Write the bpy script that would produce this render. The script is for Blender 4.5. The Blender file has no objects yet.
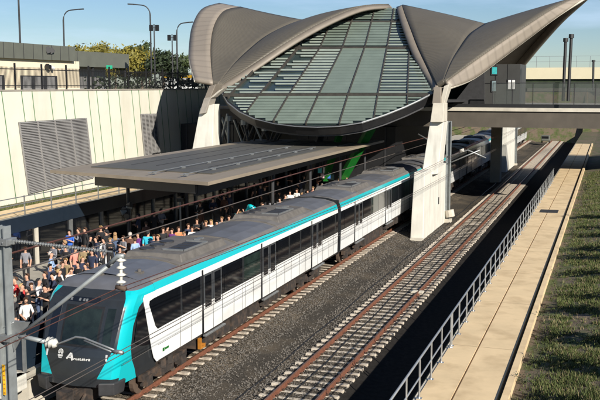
import bpy, bmesh, math, random
from mathutils import Vector, Matrix, noise
random.seed(7)
C = bpy.context.scene.collection
R = math.radians
# ------------------------------------------------------------------ camera, sky, sun, exposure
CAMZ = 9.7
F_, HY, VX = 900.0, 86.0, 612.0
pitch = math.atan((200-HY)/F_); yaw = math.atan((VX-300)/math.hypot(F_, 200-HY))
FW = Vector((-math.sin(yaw)*math.cos(pitch), math.cos(yaw)*math.cos(pitch), -math.sin(pitch)))
RT = Vector((math.cos(yaw), math.sin(yaw), 0)); UP = RT.cross(FW)
cd = bpy.data.cameras.new('camera'); cam = bpy.data.objects.new('camera', cd); C.objects.link(cam)
cd.sensor_width = 36; cd.lens = F_/600*36; cd.clip_start = .1; cd.clip_end = 6000
m3 = Matrix((RT, UP, -FW)).transposed()
cam.matrix_world = Matrix.Translation((0, 0, CAMZ)) @ m3.to_4x4()
bpy.context.scene.camera = cam
SUNV = Vector((1.52, -1.25, 1.0)).normalized()          # towards the sun
el = math.asin(SUNV.z); az = math.atan2(SUNV.x, SUNV.y)
w = bpy.data.worlds.new('World'); bpy.context.scene.world = w; w.use_nodes = True
nt = w.node_tree; bg = nt.nodes['Background']
sky = nt.nodes.new('ShaderNodeTexSky'); sky.sky_type = 'NISHITA'; sky.sun_disc = False
sky.sun_elevation = el; sky.sun_rotation = az; sky.air_density = 1.0; sky.dust_density = 0.0; sky.ozone_density = 3.0
# thin low clouds
tc = nt.nodes.new('ShaderNodeTexCoord'); mp = nt.nodes.new('ShaderNodeMapping'); mp.inputs['Scale'].default_value = (1.5, 1.5, 9)
cn = nt.nodes.new('ShaderNodeTexNoise'); cn.inputs['Scale'].default_value = 2.2; cn.inputs['Detail'].default_value = 7; cn.inputs['Roughness'].default_value = .6
cr = nt.nodes.new('ShaderNodeValToRGB'); cr.color_ramp.elements[0].position = .5; cr.color_ramp.elements[1].position = .78
cr.color_ramp.elements[1].color = (.45, .45, .45, 1)
mx = nt.nodes.new('ShaderNodeMixRGB'); mx.inputs[2].default_value = (11, 12.2, 13.5, 1)
nt.links.new(tc.outputs['Generated'], mp.inputs[0]); nt.links.new(mp.outputs[0], cn.inputs[0]); nt.links.new(cn.outputs[0], cr.inputs[0])
nt.links.new(cr.outputs[0], mx.inputs[0]); nt.links.new(sky.outputs[0], mx.inputs[1]); tint = nt.nodes.new('ShaderNodeMixRGB'); tint.blend_type = 'MULTIPLY'; tint.inputs[0].default_value = 1; tint.inputs[2].default_value = (.88, 1.0, 1.18, 1); nt.links.new(mx.outputs[0], tint.inputs[1]); nt.links.new(tint.outputs[0], bg.inputs[0])
bg.inputs[1].default_value = .05
sd = bpy.data.lights.new('sun', 'SUN'); sd.energy = 5.0; sd.angle = R(.5); sd.color = (1, .94, .84)
so = bpy.data.objects.new('sun', sd); C.objects.link(so); so.rotation_euler = SUNV.to_track_quat('Z', 'Y').to_euler()
vs = bpy.context.scene.view_settings; vs.view_transform = 'Standard'; vs.look = 'None'; vs.exposure = 0.6; vs.gamma = 1; vs.use_curve_mapping = False

# ------------------------------------------------------------------ helpers
def ray(x, y): return FW*F_ + RT*(x-300) + UP*(200-y)
def atY(x, y, Y): d = ray(x, y); return d*(Y/d.y) + Vector((0, 0, CAMZ))
def atX(x, y, X): d = ray(x, y); return d*(X/d.x) + Vector((0, 0, CAMZ))
def atZ(x, y, z): d = ray(x, y); return d*((z-CAMZ)/d.z) + Vector((0, 0, CAMZ))

def tag(o, label=None, cat=None, group=None, kind=None):
    if label: o['label'] = label
    if cat: o['category'] = cat
    if group: o['group'] = group
    if kind: o['kind'] = kind
    return o
def empty(name, loc=(0, 0, 0), rz=0, label=None, cat=None, group=None):
    o = bpy.data.objects.new(name, None); C.objects.link(o); o.location = loc; o.rotation_euler = (0, 0, rz)
    o.empty_display_size = .2
    return tag(o, label, cat, group)
def copy_tree(o, parent=None):
    c = o.copy(); C.objects.link(c)
    if parent: c.parent = parent
    for ch in list(o.children): copy_tree(ch, c)
    return c
class MB:
    def __init__(s): s.v = []; s.f = []; s.m = []
    def add(s, vs_, fs, mi=0):
        n = len(s.v); s.v += [tuple(p) for p in vs_]; s.f += [tuple(i+n for i in f) for f in fs]; s.m += [mi]*len(fs)
    def box(s, x0, x1, y0, y1, z0, z1, mi=0):
        s.add([(x0,y0,z0),(x1,y0,z0),(x1,y1,z0),(x0,y1,z0),(x0,y0,z1),(x1,y0,z1),(x1,y1,z1),(x0,y1,z1)],
              [(0,3,2,1),(4,5,6,7),(0,1,5,4),(1,2,6,5),(2,3,7,6),(3,0,4,7)], mi)
    def bar(s, a, b, w_, h_=None, mi=0, up=(0, 0, 1)):
        a = Vector(a); b = Vector(b); h_ = h_ or w_; d = (b-a).normalized(); u = Vector(up)
        if abs(d.dot(u)) > .98: u = Vector((0, 1, 0))
        r = d.cross(u).normalized(); u = r.cross(d).normalized()
        q = [(-1,-1),(1,-1),(1,1),(-1,1)]
        s.add([p + r*(i*w_/2) + u*(j*h_/2) for p in (a, b) for i, j in q], [(3,2,1,0),(4,5,6,7),(0,1,5,4),(1,2,6,5),(2,3,7,6),(3,0,4,7)], mi)
    def tube(s, pts, r, n=8, mi=0, r2=None):
        pts = [Vector(p) for p in pts]; k = len(pts); rings = []
        for i, p in enumerate(pts):
            d = (pts[min(i+1, k-1)]-pts[max(i-1, 0)]).normalized(); u = Vector((0, 0, 1))
            if abs(d.dot(u)) > .95: u = Vector((1, 0, 0))
            a = d.cross(u).normalized(); b = a.cross(d)
            rr = r[i] if isinstance(r, (list, tuple)) else r
            rings.append([p + a*rr*math.cos(t*2*math.pi/n) + b*rr*math.sin(t*2*math.pi/n) for t in range(n)])
        fs = [(i*n+j, i*n+(j+1) % n, (i+1)*n+(j+1) % n, (i+1)*n+j) for i in range(k-1) for j in range(n)]
        fs += [tuple(range(n))[::-1], tuple((k-1)*n+j for j in range(n))]
        s.add([p for rg in rings for p in rg], fs, mi)
    def loft(s, rings, closed=True, caps=True, mi=0):
        n = len(rings[0]); fs = []
        for i in range(len(rings)-1):
            for j in range(n if closed else n-1):
                fs.append((i*n+j, i*n+(j+1) % n, (i+1)*n+(j+1) % n, (i+1)*n+j))
        if caps and closed: fs += [tuple(range(n))[::-1], tuple((len(rings)-1)*n+j for j in range(n))]
        s.add([p for r in rings for p in r], fs, mi)
    def poly(s, pts, depth=None, mi=0):
        n = len(pts); pts = [Vector(p) for p in pts]
        if depth is None: s.add(pts, [tuple(range(n))], mi); return
        d = Vector(depth); s.add(pts + [p+d for p in pts], [tuple(range(n)), tuple(range(2*n-1, n-1, -1))] + [(i, i+n, (i+1) % n+n, (i+1) % n) for i in range(n)], mi)
    def build(s, name, mats, parent=None, smooth=False, loc=None):
        me = bpy.data.meshes.new(name); me.from_pydata(s.v, [], s.f)
        if not isinstance(mats, (list, tuple)): mats = [mats]
        for m in mats: me.materials.append(m)
        me.polygons.foreach_set('material_index', s.m)
        bm = bmesh.new(); bm.from_mesh(me); bmesh.ops.recalc_face_normals(bm, faces=bm.faces); bm.to_mesh(me); bm.free()
        if smooth: me.polygons.foreach_set('use_smooth', [True]*len(me.polygons))
        me.update(); o = bpy.data.objects.new(name, me); C.objects.link(o)
        if parent: o.parent = parent
        if loc: o.location = loc
        return o
def one(name, mats, parent, fn, *a, **k):
    m = MB(); getattr(m, fn)(*a, **k); return m.build(name, mats, parent)
def bevel(o, w_=.02, n=2):
    b = o.modifiers.new('bevel', 'BEVEL'); b.width = w_; b.segments = n; b.limit_method = 'ANGLE'; return o

def mat(name, col, rough=.7, metal=0, var=.25, vscale=3, bump=0, bscale=20, col2=None, spec=.5, coat=0, dirt=None, trans=0, alpha=1, stretch=None):
    m = bpy.data.materials.new(name); m.use_nodes = True; t = m.node_tree; b = t.nodes['Principled BSDF']
    b.inputs['Roughness'].default_value = rough; b.inputs['Metallic'].default_value = metal
    b.inputs['Specular IOR Level'].default_value = spec
    if coat: b.inputs['Coat Weight'].default_value = coat; b.inputs['Coat Roughness'].default_value = .08
    if trans: b.inputs['Transmission Weight'].default_value = trans
    b.inputs['Alpha'].default_value = alpha
    tc = t.nodes.new('ShaderNodeTexCoord'); src = tc.outputs['Object']
    if stretch:
        mp = t.nodes.new('ShaderNodeMapping'); mp.inputs['Scale'].default_value = stretch; t.links.new(src, mp.inputs[0]); src = mp.outputs[0]
    n = t.nodes.new('ShaderNodeTexNoise'); n.inputs['Scale'].default_value = vscale; n.inputs['Detail'].default_value = 6; n.inputs['Roughness'].default_value = .62
    t.links.new(src, n.inputs['Vector'])
    r = t.nodes.new('ShaderNodeValToRGB'); r.color_ramp.elements[0].position = .3; r.color_ramp.elements[1].position = .7
    c2 = col2 or tuple(c*(1+var) for c in col)
    r.color_ramp.elements[0].color = (*[max(0, c*(1-var)) for c in col], 1); r.color_ramp.elements[1].color = (*[min(.95, c) for c in c2], 1)
    t.links.new(n.outputs[0], r.inputs[0]); out = r.outputs[0]
    if dirt:
        n2 = t.nodes.new('ShaderNodeTexNoise'); n2.inputs['Scale'].default_value = dirt[1]; n2.inputs['Detail'].default_value = 8
        mp2 = t.nodes.new('ShaderNodeMapping'); mp2.inputs['Scale'].default_value = dirt[3] if len(dirt) > 3 else (1, 1, 1)
        t.links.new(tc.outputs['Object'], mp2.inputs[0]); t.links.new(mp2.outputs[0], n2.inputs['Vector'])
        r2 = t.nodes.new('ShaderNodeValToRGB'); r2.color_ramp.elements[0].position = .48; r2.color_ramp.elements[1].position = .72
        r2.color_ramp.elements[1].color = (dirt[2],)*3+(1,)
        mxx = t.nodes.new('ShaderNodeMixRGB'); mxx.inputs[2].default_value = (*dirt[0], 1)
        t.links.new(n2.outputs[0], r2.inputs[0]); t.links.new(r2.outputs[0], mxx.inputs[0]); t.links.new(out, mxx.inputs[1]); out = mxx.outputs[0]
    t.links.new(out, b.inputs['Base Color'])
    if bump:
        nb = t.nodes.new('ShaderNodeTexNoise'); nb.inputs['Scale'].default_value = bscale; nb.inputs['Detail'].default_value = 5
        t.links.new(tc.outputs['Object'], nb.inputs['Vector']); bp = t.nodes.new('ShaderNodeBump'); bp.inputs['Strength'].default_value = bump; bp.inputs['Distance'].default_value = .05
        t.links.new(nb.outputs[0], bp.inputs['Height']); t.links.new(bp.outputs[0], b.inputs['Normal'])
    return m
M = {}
M['conc'] = mat('pale_concrete', (.50, .46, .38), .85, var=.12, vscale=1.2, bump=.15, bscale=30, dirt=((.25, .22, .17), .8, .35, (1, 1, .3)))
M['concwhite'] = mat('white_concrete', (.62, .60, .53), .85, var=.08, vscale=1, bump=.1, bscale=25, dirt=((.33, .30, .25), 1.1, .45, (2.5, 2.5, .25)))
M['conccap'] = mat('brown_grey_concrete', (.26, .235, .2), .8, var=.15, vscale=2, bump=.1)
M['path'] = mat('path_concrete', (.66, .50, .295), .9, var=.10, vscale=.7, bump=.15, bscale=60, dirt=((.40, .28, .15), 1.3, .6))
M['wallcream'] = mat('cream_panel', (.60, .58, .49), .75, var=.05, vscale=.5, dirt=((.42, .38, .27), .6, .35, (1, 1, .2)))
M['green'] = mat('green_strip', (.10, .20, .09), .6)
M['louvre'] = mat('grey_louvre', (.30, .29, .28), .5, metal=.3, var=.1)
M['louvredark'] = mat('louvre_gap', (.06, .06, .06), .8)
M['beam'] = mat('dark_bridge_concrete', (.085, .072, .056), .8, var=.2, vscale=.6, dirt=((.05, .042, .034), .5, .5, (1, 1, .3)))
M['rooftan'] = mat('tan_fascia', (.20, .17, .135), .55, metal=.1, var=.1, vscale=1)
M['black'] = mat('black_metal', (.012, .012, .013), .5)
M['dark'] = mat('dark_grey', (.03, .03, .032), .55)
M['steel'] = mat('galvanised', (.28, .29, .29), .45, metal=.6, var=.15, vscale=6)
M['mast'] = mat('mast_grey', (.27, .29, .29), .55, metal=.3, var=.12, vscale=4, dirt=((.12, .12, .11), 3, .4))
M['alu'] = mat('rail_aluminium', (.42, .44, .45), .35, metal=.7, var=.1)
M['rail'] = mat('rusty_rail', (.16, .06, .032), .75, var=.35, vscale=9, bump=.2, dirt=((.09, .04, .025), 5, .5))
M['railtop'] = mat('worn_railhead', (.21, .105, .065), .4, metal=.45, var=.2, vscale=3)
M['sleeper'] = mat('concrete_sleeper', (.47, .41, .33), .9, var=.25, vscale=7, bump=.2, dirt=((.2, .15, .11), 6, .6))
M['clip'] = mat('rail_clip', (.06, .035, .02), .7)
M['white'] = mat('white_paint', (.76, .77, .75), .3, var=.03, vscale=1, coat=.25, dirt=((.48, .45, .40), 1.0, .45, (1, .4, 1.6)))
M['turq'] = mat('turquoise_paint', (.005, .42, .46), .28, var=.04, vscale=1, coat=.4)
M['traindark'] = mat('charcoal_train', (.022, .025, .028), .22, var=.1, coat=.5)
M['glassb'] = mat('black_glass', (.006, .007, .009), .06, var=.2, spec=.8, coat=.3)
M['glassg'] = mat('greenish_glass', (.018, .03, .026), .05, var=.5, vscale=1.5, spec=.9)
M['roofgrey'] = mat('train_roof_grey', (.15, .14, .13), .55, metal=.0, var=.14, vscale=1.2, dirt=((.085, .065, .05), 1.1, .65, (1, .5, 1)))
M['roofblue'] = mat('train_roof_bluegrey', (.115, .118, .13), .45, var=.12, vscale=1.2, dirt=((.07, .065, .06), 1.3, .5))
M['roofbrown'] = mat('roof_unit_brown', (.115, .105, .093), .7, var=.25, vscale=3)
M['under'] = mat('underframe', (.035, .028, .024), .8, var=.4, vscale=4, dirt=((.12, .07, .04), 4, .5))
M['rustdust'] = mat('brake_dust', (.075, .05, .035), .8, var=.3)
M['yellow'] = mat('yellow_label', (.75, .42, .02), .5)
M['orange'] = mat('orange_box', (.38, .15, .02), .5)
M['navy'] = mat('navy_band', (.012, .02, .032), .3, var=.1, spec=.5)
M['insul'] = mat('white_insulator', (.58, .56, .50), .35, coat=.2)
M['wire'] = mat('copper_wire', (.14, .06, .045), .5, metal=.5)
M['wiregrey'] = mat('dull_wire', (.09, .075, .065), .6)
M['plat'] = mat('platform_paving', (.36, .33, .27), .9, var=.12, vscale=2.5, bump=.1)
M['lam'] = mat('canopy_border', (.25, .205, .15), .55, var=.12, vscale=1.5, stretch=(1, .2, 1))
M['canopydark'] = mat('canopy_panel', (.085, .08, .067), .6, var=.12, vscale=.8)
M['whitemetal'] = mat('white_steel', (.6, .6, .58), .4)
M['greensteel'] = mat('green_raking_strut', (.012, .14, .02), .4)
M['bldggrey'] = mat('olive_grey_cladding', (.105, .11, .09), .6, var=.1, vscale=.8)
M['bldgcream'] = mat('cream_render', (.72, .62, .45), .8, var=.05, vscale=.5)
M['screenw'] = mat('white_screen', (.8, .8, .76), .4)
M['screenc'] = mat('cyan_screen', (.05, .4, .42), .4)
M['screenb'] = mat('blue_screen', (.06, .2, .6), .4)
M['bark'] = mat('bark', (.12, .09, .065), .9, var=.3, vscale=5)
M['leafy'] = mat('yellow_green_leaves', (.13, .13, .018), .7, var=.35, vscale=.9, col2=(.26, .21, .03))
M['leafd'] = mat('dark_green_leaves', (.022, .035, .012), .7, var=.4, vscale=.9)
M['leafm'] = mat('mid_green_leaves', (.05, .07, .02), .7, var=.4, vscale=.9)
M['grassb'] = mat('grass_blade', (.075, .11, .018), .8, var=.45, vscale=1.3, col2=(.10, .12, .03))
M['grassy'] = mat('dry_grass_blade', (.20, .16, .08), .8, var=.3)
M['rubble'] = mat('dry_soil', (.17, .13, .09), .95, var=.3, vscale=4, bump=.6, bscale=25)

# striped shell material: fine ribs (bump) with uv-free object coords
def ribbed(name, col, direction, scale, rough=.45, metal=.45, strength=.35):
    m = mat(name, col, rough, metal, var=.08, vscale=.35); t = m.node_tree; b = t.nodes['Principled BSDF']
    tcn = t.nodes.new('ShaderNodeTexCoord'); uv = tcn.outputs['UV']
    wv = t.nodes.new('ShaderNodeTexWave'); wv.bands_direction = direction; wv.inputs['Scale'].default_value = scale; wv.inputs['Distortion'].default_value = 0
    t.links.new(uv, wv.inputs[0])
    r = t.nodes.new('ShaderNodeValToRGB'); r.color_ramp.elements[0].position = .0; r.color_ramp.elements[1].position = .25
    r.color_ramp.elements[0].color = (.7, .7, .7, 1)
    t.links.new(wv.outputs[0], r.inputs[0])
    mu = t.nodes.new('ShaderNodeMixRGB'); mu.blend_type = 'MULTIPLY'; mu.inputs[0].default_value = 1
    old = b.inputs['Base Color'].links[0].from_socket; t.links.new(old, mu.inputs[1]); t.links.new(r.outputs[0], mu.inputs[2]); t.links.new(mu.outputs[0], b.inputs['Base Color'])
    bp = t.nodes.new('ShaderNodeBump'); bp.inputs['Strength'].default_value = strength; bp.inputs['Distance'].default_value = .04
    t.links.new(wv.outputs[0], bp.inputs['Height']); t.links.new(bp.outputs[0], b.inputs['Normal'])
    return m
def ribbed_soft(*a):
    m = ribbed(*a)
    for n_ in m.node_tree.nodes:
        if n_.type == 'VALTORGB' and abs(n_.color_ramp.elements[0].color[0]-.7) < .01: n_.color_ramp.elements[0].color = (.86, .86, .86, 1)
    return m
M['shell'] = ribbed('ribbed_roof_sheet', (.105, .092, .07), 'X', 22, .6, .1, .3)
M['fascia'] = ribbed_soft('fascia_panels', (.26, .22, .175), 'X', 6, .55, .1, .12)

# ballast: voronoi stones
def ballast_mat():
    m = bpy.data.materials.new('ballast'); m.use_nodes = True; t = m.node_tree; b = t.nodes['Principled BSDF']; b.inputs['Roughness'].default_value = .95; b.inputs['Specular IOR Level'].default_value = .15
    tcn = t.nodes.new('ShaderNodeTexCoord'); v = t.nodes.new('ShaderNodeTexVoronoi'); v.inputs['Scale'].default_value = 16
    t.links.new(tcn.outputs['Object'], v.inputs[0])
    r = t.nodes.new('ShaderNodeValToRGB'); e = r.color_ramp.elements; e[0].color = (.05, .045, .038, 1); e[1].color = (.20, .175, .145, 1); e[0].position = .1; e[1].position = 1
    sp = t.nodes.new('ShaderNodeSeparateColor'); t.links.new(v.outputs['Color'], sp.inputs[0]); t.links.new(sp.outputs[0], r.inputs[0])
    n = t.nodes.new('ShaderNodeTexNoise'); n.inputs['Scale'].default_value = .5; n.inputs['Detail'].default_value = 6; t.links.new(tcn.outputs['Object'], n.inputs[0])
    r2 = t.nodes.new('ShaderNodeValToRGB'); r2.color_ramp.elements[0].position = .35; r2.color_ramp.elements[1].position = .75; r2.color_ramp.elements[0].color = (.6, .58, .55, 1); r2.color_ramp.elements[1].color = (1.25, 1.15, 1.0, 1)
    mu = t.nodes.new('ShaderNodeMixRGB'); mu.blend_type = 'MULTIPLY'; mu.inputs[0].default_value = 1
    t.links.new(n.outputs[0], r2.inputs[0]); t.links.new(r.outputs[0], mu.inputs[1]); t.links.new(r2.outputs[0], mu.inputs[2]); t.links.new(mu.outputs[0], b.inputs['Base Color'])
    bp = t.nodes.new('ShaderNodeBump'); bp.inputs['Strength'].default_value = .8; bp.inputs['Distance'].default_value = .06
    ad = t.nodes.new('ShaderNodeMath'); ad.operation = 'SUBTRACT'; t.links.new(sp.outputs[1], ad.inputs[0]); t.links.new(v.outputs['Distance'], ad.inputs[1])
    t.links.new(ad.outputs[0], bp.inputs['Height']); t.links.new(bp.outputs[0], b.inputs['Normal']); return m
M['ballast'] = ballast_mat()
M['stone'] = mat('stone', (.10, .09, .077), .9, var=.4, vscale=14)
M['stonel'] = mat('pale_stone', (.15, .13, .107), .9, var=.3, vscale=9)

def ground_mat():
    m = mat('grass_ground', (.06, .08, .02), .95, var=.3, vscale=3, bump=.6, bscale=18); t = m.node_tree; b = t.nodes['Principled BSDF']
    tcn = t.nodes.new('ShaderNodeTexCoord'); n = t.nodes.new('ShaderNodeTexNoise'); n.inputs['Scale'].default_value = .9; n.inputs['Detail'].default_value = 9; n.inputs['Roughness'].default_value = .7
    t.links.new(tcn.outputs['Object'], n.inputs[0])
    r = t.nodes.new('ShaderNodeValToRGB'); e = r.color_ramp.elements; e[0].position = .42; e[1].position = .56
    mx_ = t.nodes.new('ShaderNodeMixRGB'); mx_.inputs[2].default_value = (.13, .095, .065, 1)
    old = b.inputs['Base Color'].links[0].from_socket
    t.links.new(n.outputs[0], r.inputs[0]); t.links.new(r.outputs[0], mx_.inputs[0]); t.links.new(old, mx_.inputs[1]); t.links.new(mx_.outputs[0], b.inputs['Base Color']); return m
M['ground'] = ground_mat()

# ------------------------------------------------------------------ setting: ground sheet, ballast, paths
g = MB()
prof = [(-3000, 8.6), (-38.2, 8.6), (-37.9, 2.0), (-31.0, 2.0), (-30.9, -.6), (-25.8, -.6), (-16.4, -.6), (-7.2, -.6), (-4.7, -.6), (-4.6, 1.6), (-2.0, 1.7), (0, 2.0), (3, 3.2), (9, 7.5), (14, 8.6), (3000, 8.6)]
ys = [-60, 18, 60, 120, 168, 176, 5000]
vsx = []
for yy in ys:
    for x, z in prof:
        vsx.append((x, yy, z if yy < 170 else 8.6 - (1.2 if yy > 4000 else 0)))
n = len(prof)
g.add(vsx, [(i*n+j, i*n+j+1, (i+1)*n+j+1, (i+1)*n+j) for i in range(len(ys)-1) for j in range(n-1)])
tag(g.build('ground', M['ground']), kind='structure')

def zb(x):   # ballast surface height
    pts = [(-25.9, -.45), (-20, -.3), (-16.4, -.22), (-15.8, -.17), (-13.5, -.17), (-12.5, -.35), (-11.6, -.42), (-10.8, -.38), (-10.2, -.17), (-7.95, -.17), (-7.2, -.4), (-4.5, -.5)]
    for (a, za), (b_, zb_) in zip(pts, pts[1:]):
        if a <= x <= b_: return za + (zb_-za)*(x-a)/(b_-a)
    return -.45
b = MB(); xs = [-30.9, -25.9, -20, -16.4, -15.9, -15.6, -14.6, -13.4, -13, -12.5, -12.0, -11.6, -11.2, -10.8, -10.4, -10.1, -9.1, -7.95, -7.85, -7.7, -7.5, -7.2, -6, -4.55]
yb = [-40, 10] + [12+i*1.0 for i in range(60)] + [80+i*8 for i in range(12)]
for yy in yb:
    for x in xs: b.v.append((x, yy, zb(x) + .02*noise.noise(Vector((x*1.3, yy*1.1, 0)))))
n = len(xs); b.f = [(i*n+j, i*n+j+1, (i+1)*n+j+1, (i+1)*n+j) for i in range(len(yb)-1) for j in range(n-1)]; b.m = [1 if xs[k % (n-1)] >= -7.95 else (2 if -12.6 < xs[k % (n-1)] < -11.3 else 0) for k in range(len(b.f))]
tag(b.build('ballast_bed', [M['ballast'], mat('shade_dark_formation', (.022, .02, .018), 1, var=.3, vscale=5, bump=.3, spec=.05), mat('fine_gravel', (.06, .053, .044), .95, var=.45, vscale=14, bump=.8, bscale=30, dirt=((.15, .12, .085), .55, .6), spec=.1)], smooth=True), kind='structure')  # near-black strip by the right track: the retaining wall's shade put into its colour
# loose stones
st = MB()
for i in range(20000):
    y = 19 + 45*random.random()**1.5; x = random.choice([random.uniform(-13.4, -12.2), random.uniform(-13.4, -10.0), random.uniform(-11.6, -10.0), random.uniform(-10.1, -7.8)])
    s = random.uniform(.018, .05); z = zb(x)+s*.35
    d = [Vector((random.uniform(.6, 1.2)*a, random.uniform(.6, 1.2)*b_, random.uniform(.5, 1)*c))*s for a, b_, c in ((1,0,0),(0,1,0),(-1,0,0),(0,-1,0),(0,0,1),(0,0,-1))]
    q = random.random()*3; ca, sa = math.cos(q), math.sin(q)
    st.add([(x+p.x*ca-p.y*sa, y+p.x*sa+p.y*ca, z+p.z) for p in d], [(0,1,4),(1,2,4),(2,3,4),(3,0,4),(1,0,5),(2,1,5),(3,2,5),(0,3,5)], 1 if random.random() < .16 else 0)
tag(st.build('ballast_stones', [M['stone'], M['stonel']]), 'loose dark grey ballast stones heaped around both tracks', 'stones', kind='stuff')

# right path (footpath along the rail), kerb, retaining wall
PX0, PX1, PZ = -4.38, -2.45, 1.8
PEND = 130
pm = MB(); yy = 14.0
pm.box(PX0, -3.56, 12, PEND, 1.6, PZ); pm.box(-3.50, PX1, 12, PEND, 1.6, PZ); pm.box(-3.56, -3.50, 12, PEND, 1.6, PZ-.06)
tag(pm.build('footpath', M['path']), kind='structure')
pj = MB()
for k in range(20):
    y = 15+k*6.0; pj.box(PX0+.01, PX1-.01, y, y+.014, PZ+.001, PZ+.0045)
tag(pj.build('path_joints', mat('joint_dark', (.25, .19, .12), .9)), kind='structure')
km = MB(); km.box(PX1, -2.32, 12, PEND, 1.55, PZ-.14, 1); km.box(-2.32, -2.14, 12, PEND, 1.5, PZ+.12, 0)  # dark strip stands in for the shade beside the kerb
o = km.build('kerb', [M['path'], M['dark']]); tag(o, 'pale concrete kerb and dark strip painted as its shade between the right footpath and the grass', 'kerb')
o = one('retaining_wall', M['conc'], None, 'box', PX0-.09, PX0-.002, 12, PEND, -.6, PZ-.03); tag(o, 'low concrete retaining wall under the right footpath railing, its face in shade', 'retaining wall')
o = one('drain_cover', M['dark'], None, 'box', -4.0, -2.9, 58, 59.4, PZ+.001, PZ+.02); tag(o, 'dark drain grate set across the right footpath', 'drain cover')

# railing along the right path
rl = empty('railing', (PX0+.06, 14, PZ), 0, 'long galvanised steel railing of two rails along the right footpath', 'railing')
X = 0
for z, r_ in ((1.05, .03), (.55, .022)):
    m = MB(); m.tube([(0, -2, z), (0, 64, z)], r_, 8); m.build('rail', M['alu'], rl, True)
pr = MB(); pr.tube([(0, 0, 0), (0, 0, 1.05)], .026, 6); pr.box(-.07, .07, -.06, .06, 0, .015)
p0 = pr.build('post', M['alu'], rl, loc=(0, 0, 0))
for k in range(1, 41):
    c = p0.copy(); C.objects.link(c); c.parent = rl; c.location = (0, k*1.58, 0)
c = p0.copy(); C.objects.link(c); c.parent = rl; c.location = (0, 12.85, 0)

# grass strip blades
gr = MB()
def gz(x): return 1.6 if x < -2 else 1.7 + (x+2)*.15
for i in range(42000):
    x = random.uniform(-2.1, .9); y = 17 + 70*random.random()**1.8
    nn = noise.noise(Vector((x*.9, y*.9, 3)))+.5*noise.noise(Vector((x*3, y*3, 9)))
    if (nn < -.1 or x < -1.7+.3*nn) and random.random() < .88: continue
    dry = 1 if random.random() < .18 else 0
    for k in range(3):
        a = random.random()*6.3; h = random.uniform(.04, .13)*(1+max(0, nn)); wd = .014
        bx, by = x+random.uniform(-.06, .06), y+random.uniform(-.06, .06); lx, ly = math.cos(a), math.sin(a); z0 = gz(bx)
        gr.add([(bx-ly*wd, by+lx*wd, z0), (bx+ly*wd, by-lx*wd, z0), (bx+lx*h*.6, by+ly*h*.6, z0+h)], [(0, 1, 2)], dry)
tag(gr.build('grass', [M['grassb'], M['grassy']]), 'rough patchy grass on the bank right of the footpath', 'grass', kind='stuff')

def shrub(x, y, z, h, n_, m, name, label, group=None, spread=.5):
    s = MB()
    for k in range(n_):
        a = random.random()*6.3; r_ = spread*random.random()**.6; zz = h*random.random()
        c = Vector((r_*math.cos(a)*(.4+zz/h), r_*math.sin(a)*(.4+zz/h), zz)); sz = random.uniform(.03, .09)*h*1.2
        d1 = Vector((random.gauss(0, 1), random.gauss(0, 1), random.gauss(0, 1))).normalized()*sz; d2 = d1.cross(Vector((random.gauss(0, 1), random.gauss(0, 1), random.gauss(0, 1)))).normalized()*sz*.5
        s.add([c-d1, c+d2, c+d1, c-d2], [(0, 1, 2, 3)])
    o = empty(name, (x, y, z), 0, label, 'plant', group); s.build('foliage', m, o)
    t_ = MB(); t_.tube([(0, 0, 0), (.02, .02, h*.8)], [.02*h+.008, .006], 5); t_.build('stem', M['bark'], o)
    return o
shr = [(-1.95, 24.2, .42, 'nearest low dark shrub beside the kerb at the bottom right'), (-1.9, 31.0, .4, 'second low dark shrub beside the kerb'), (-1.85, 38.5, .42, 'third low dark shrub beside the kerb, mid slope'),
       (-1.7, 50, .45, 'small dark shrub by the kerb level with the drain grate'), (-1.6, 72, .7, 'leafy shrub near the dark far end of the right bank')]
for x, y, h, l in shr: shrub(x, y, 1.62, h, 90, M['leafd'], 'low_shrub', l, 'shrubs along the right kerb', .22)

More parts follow.
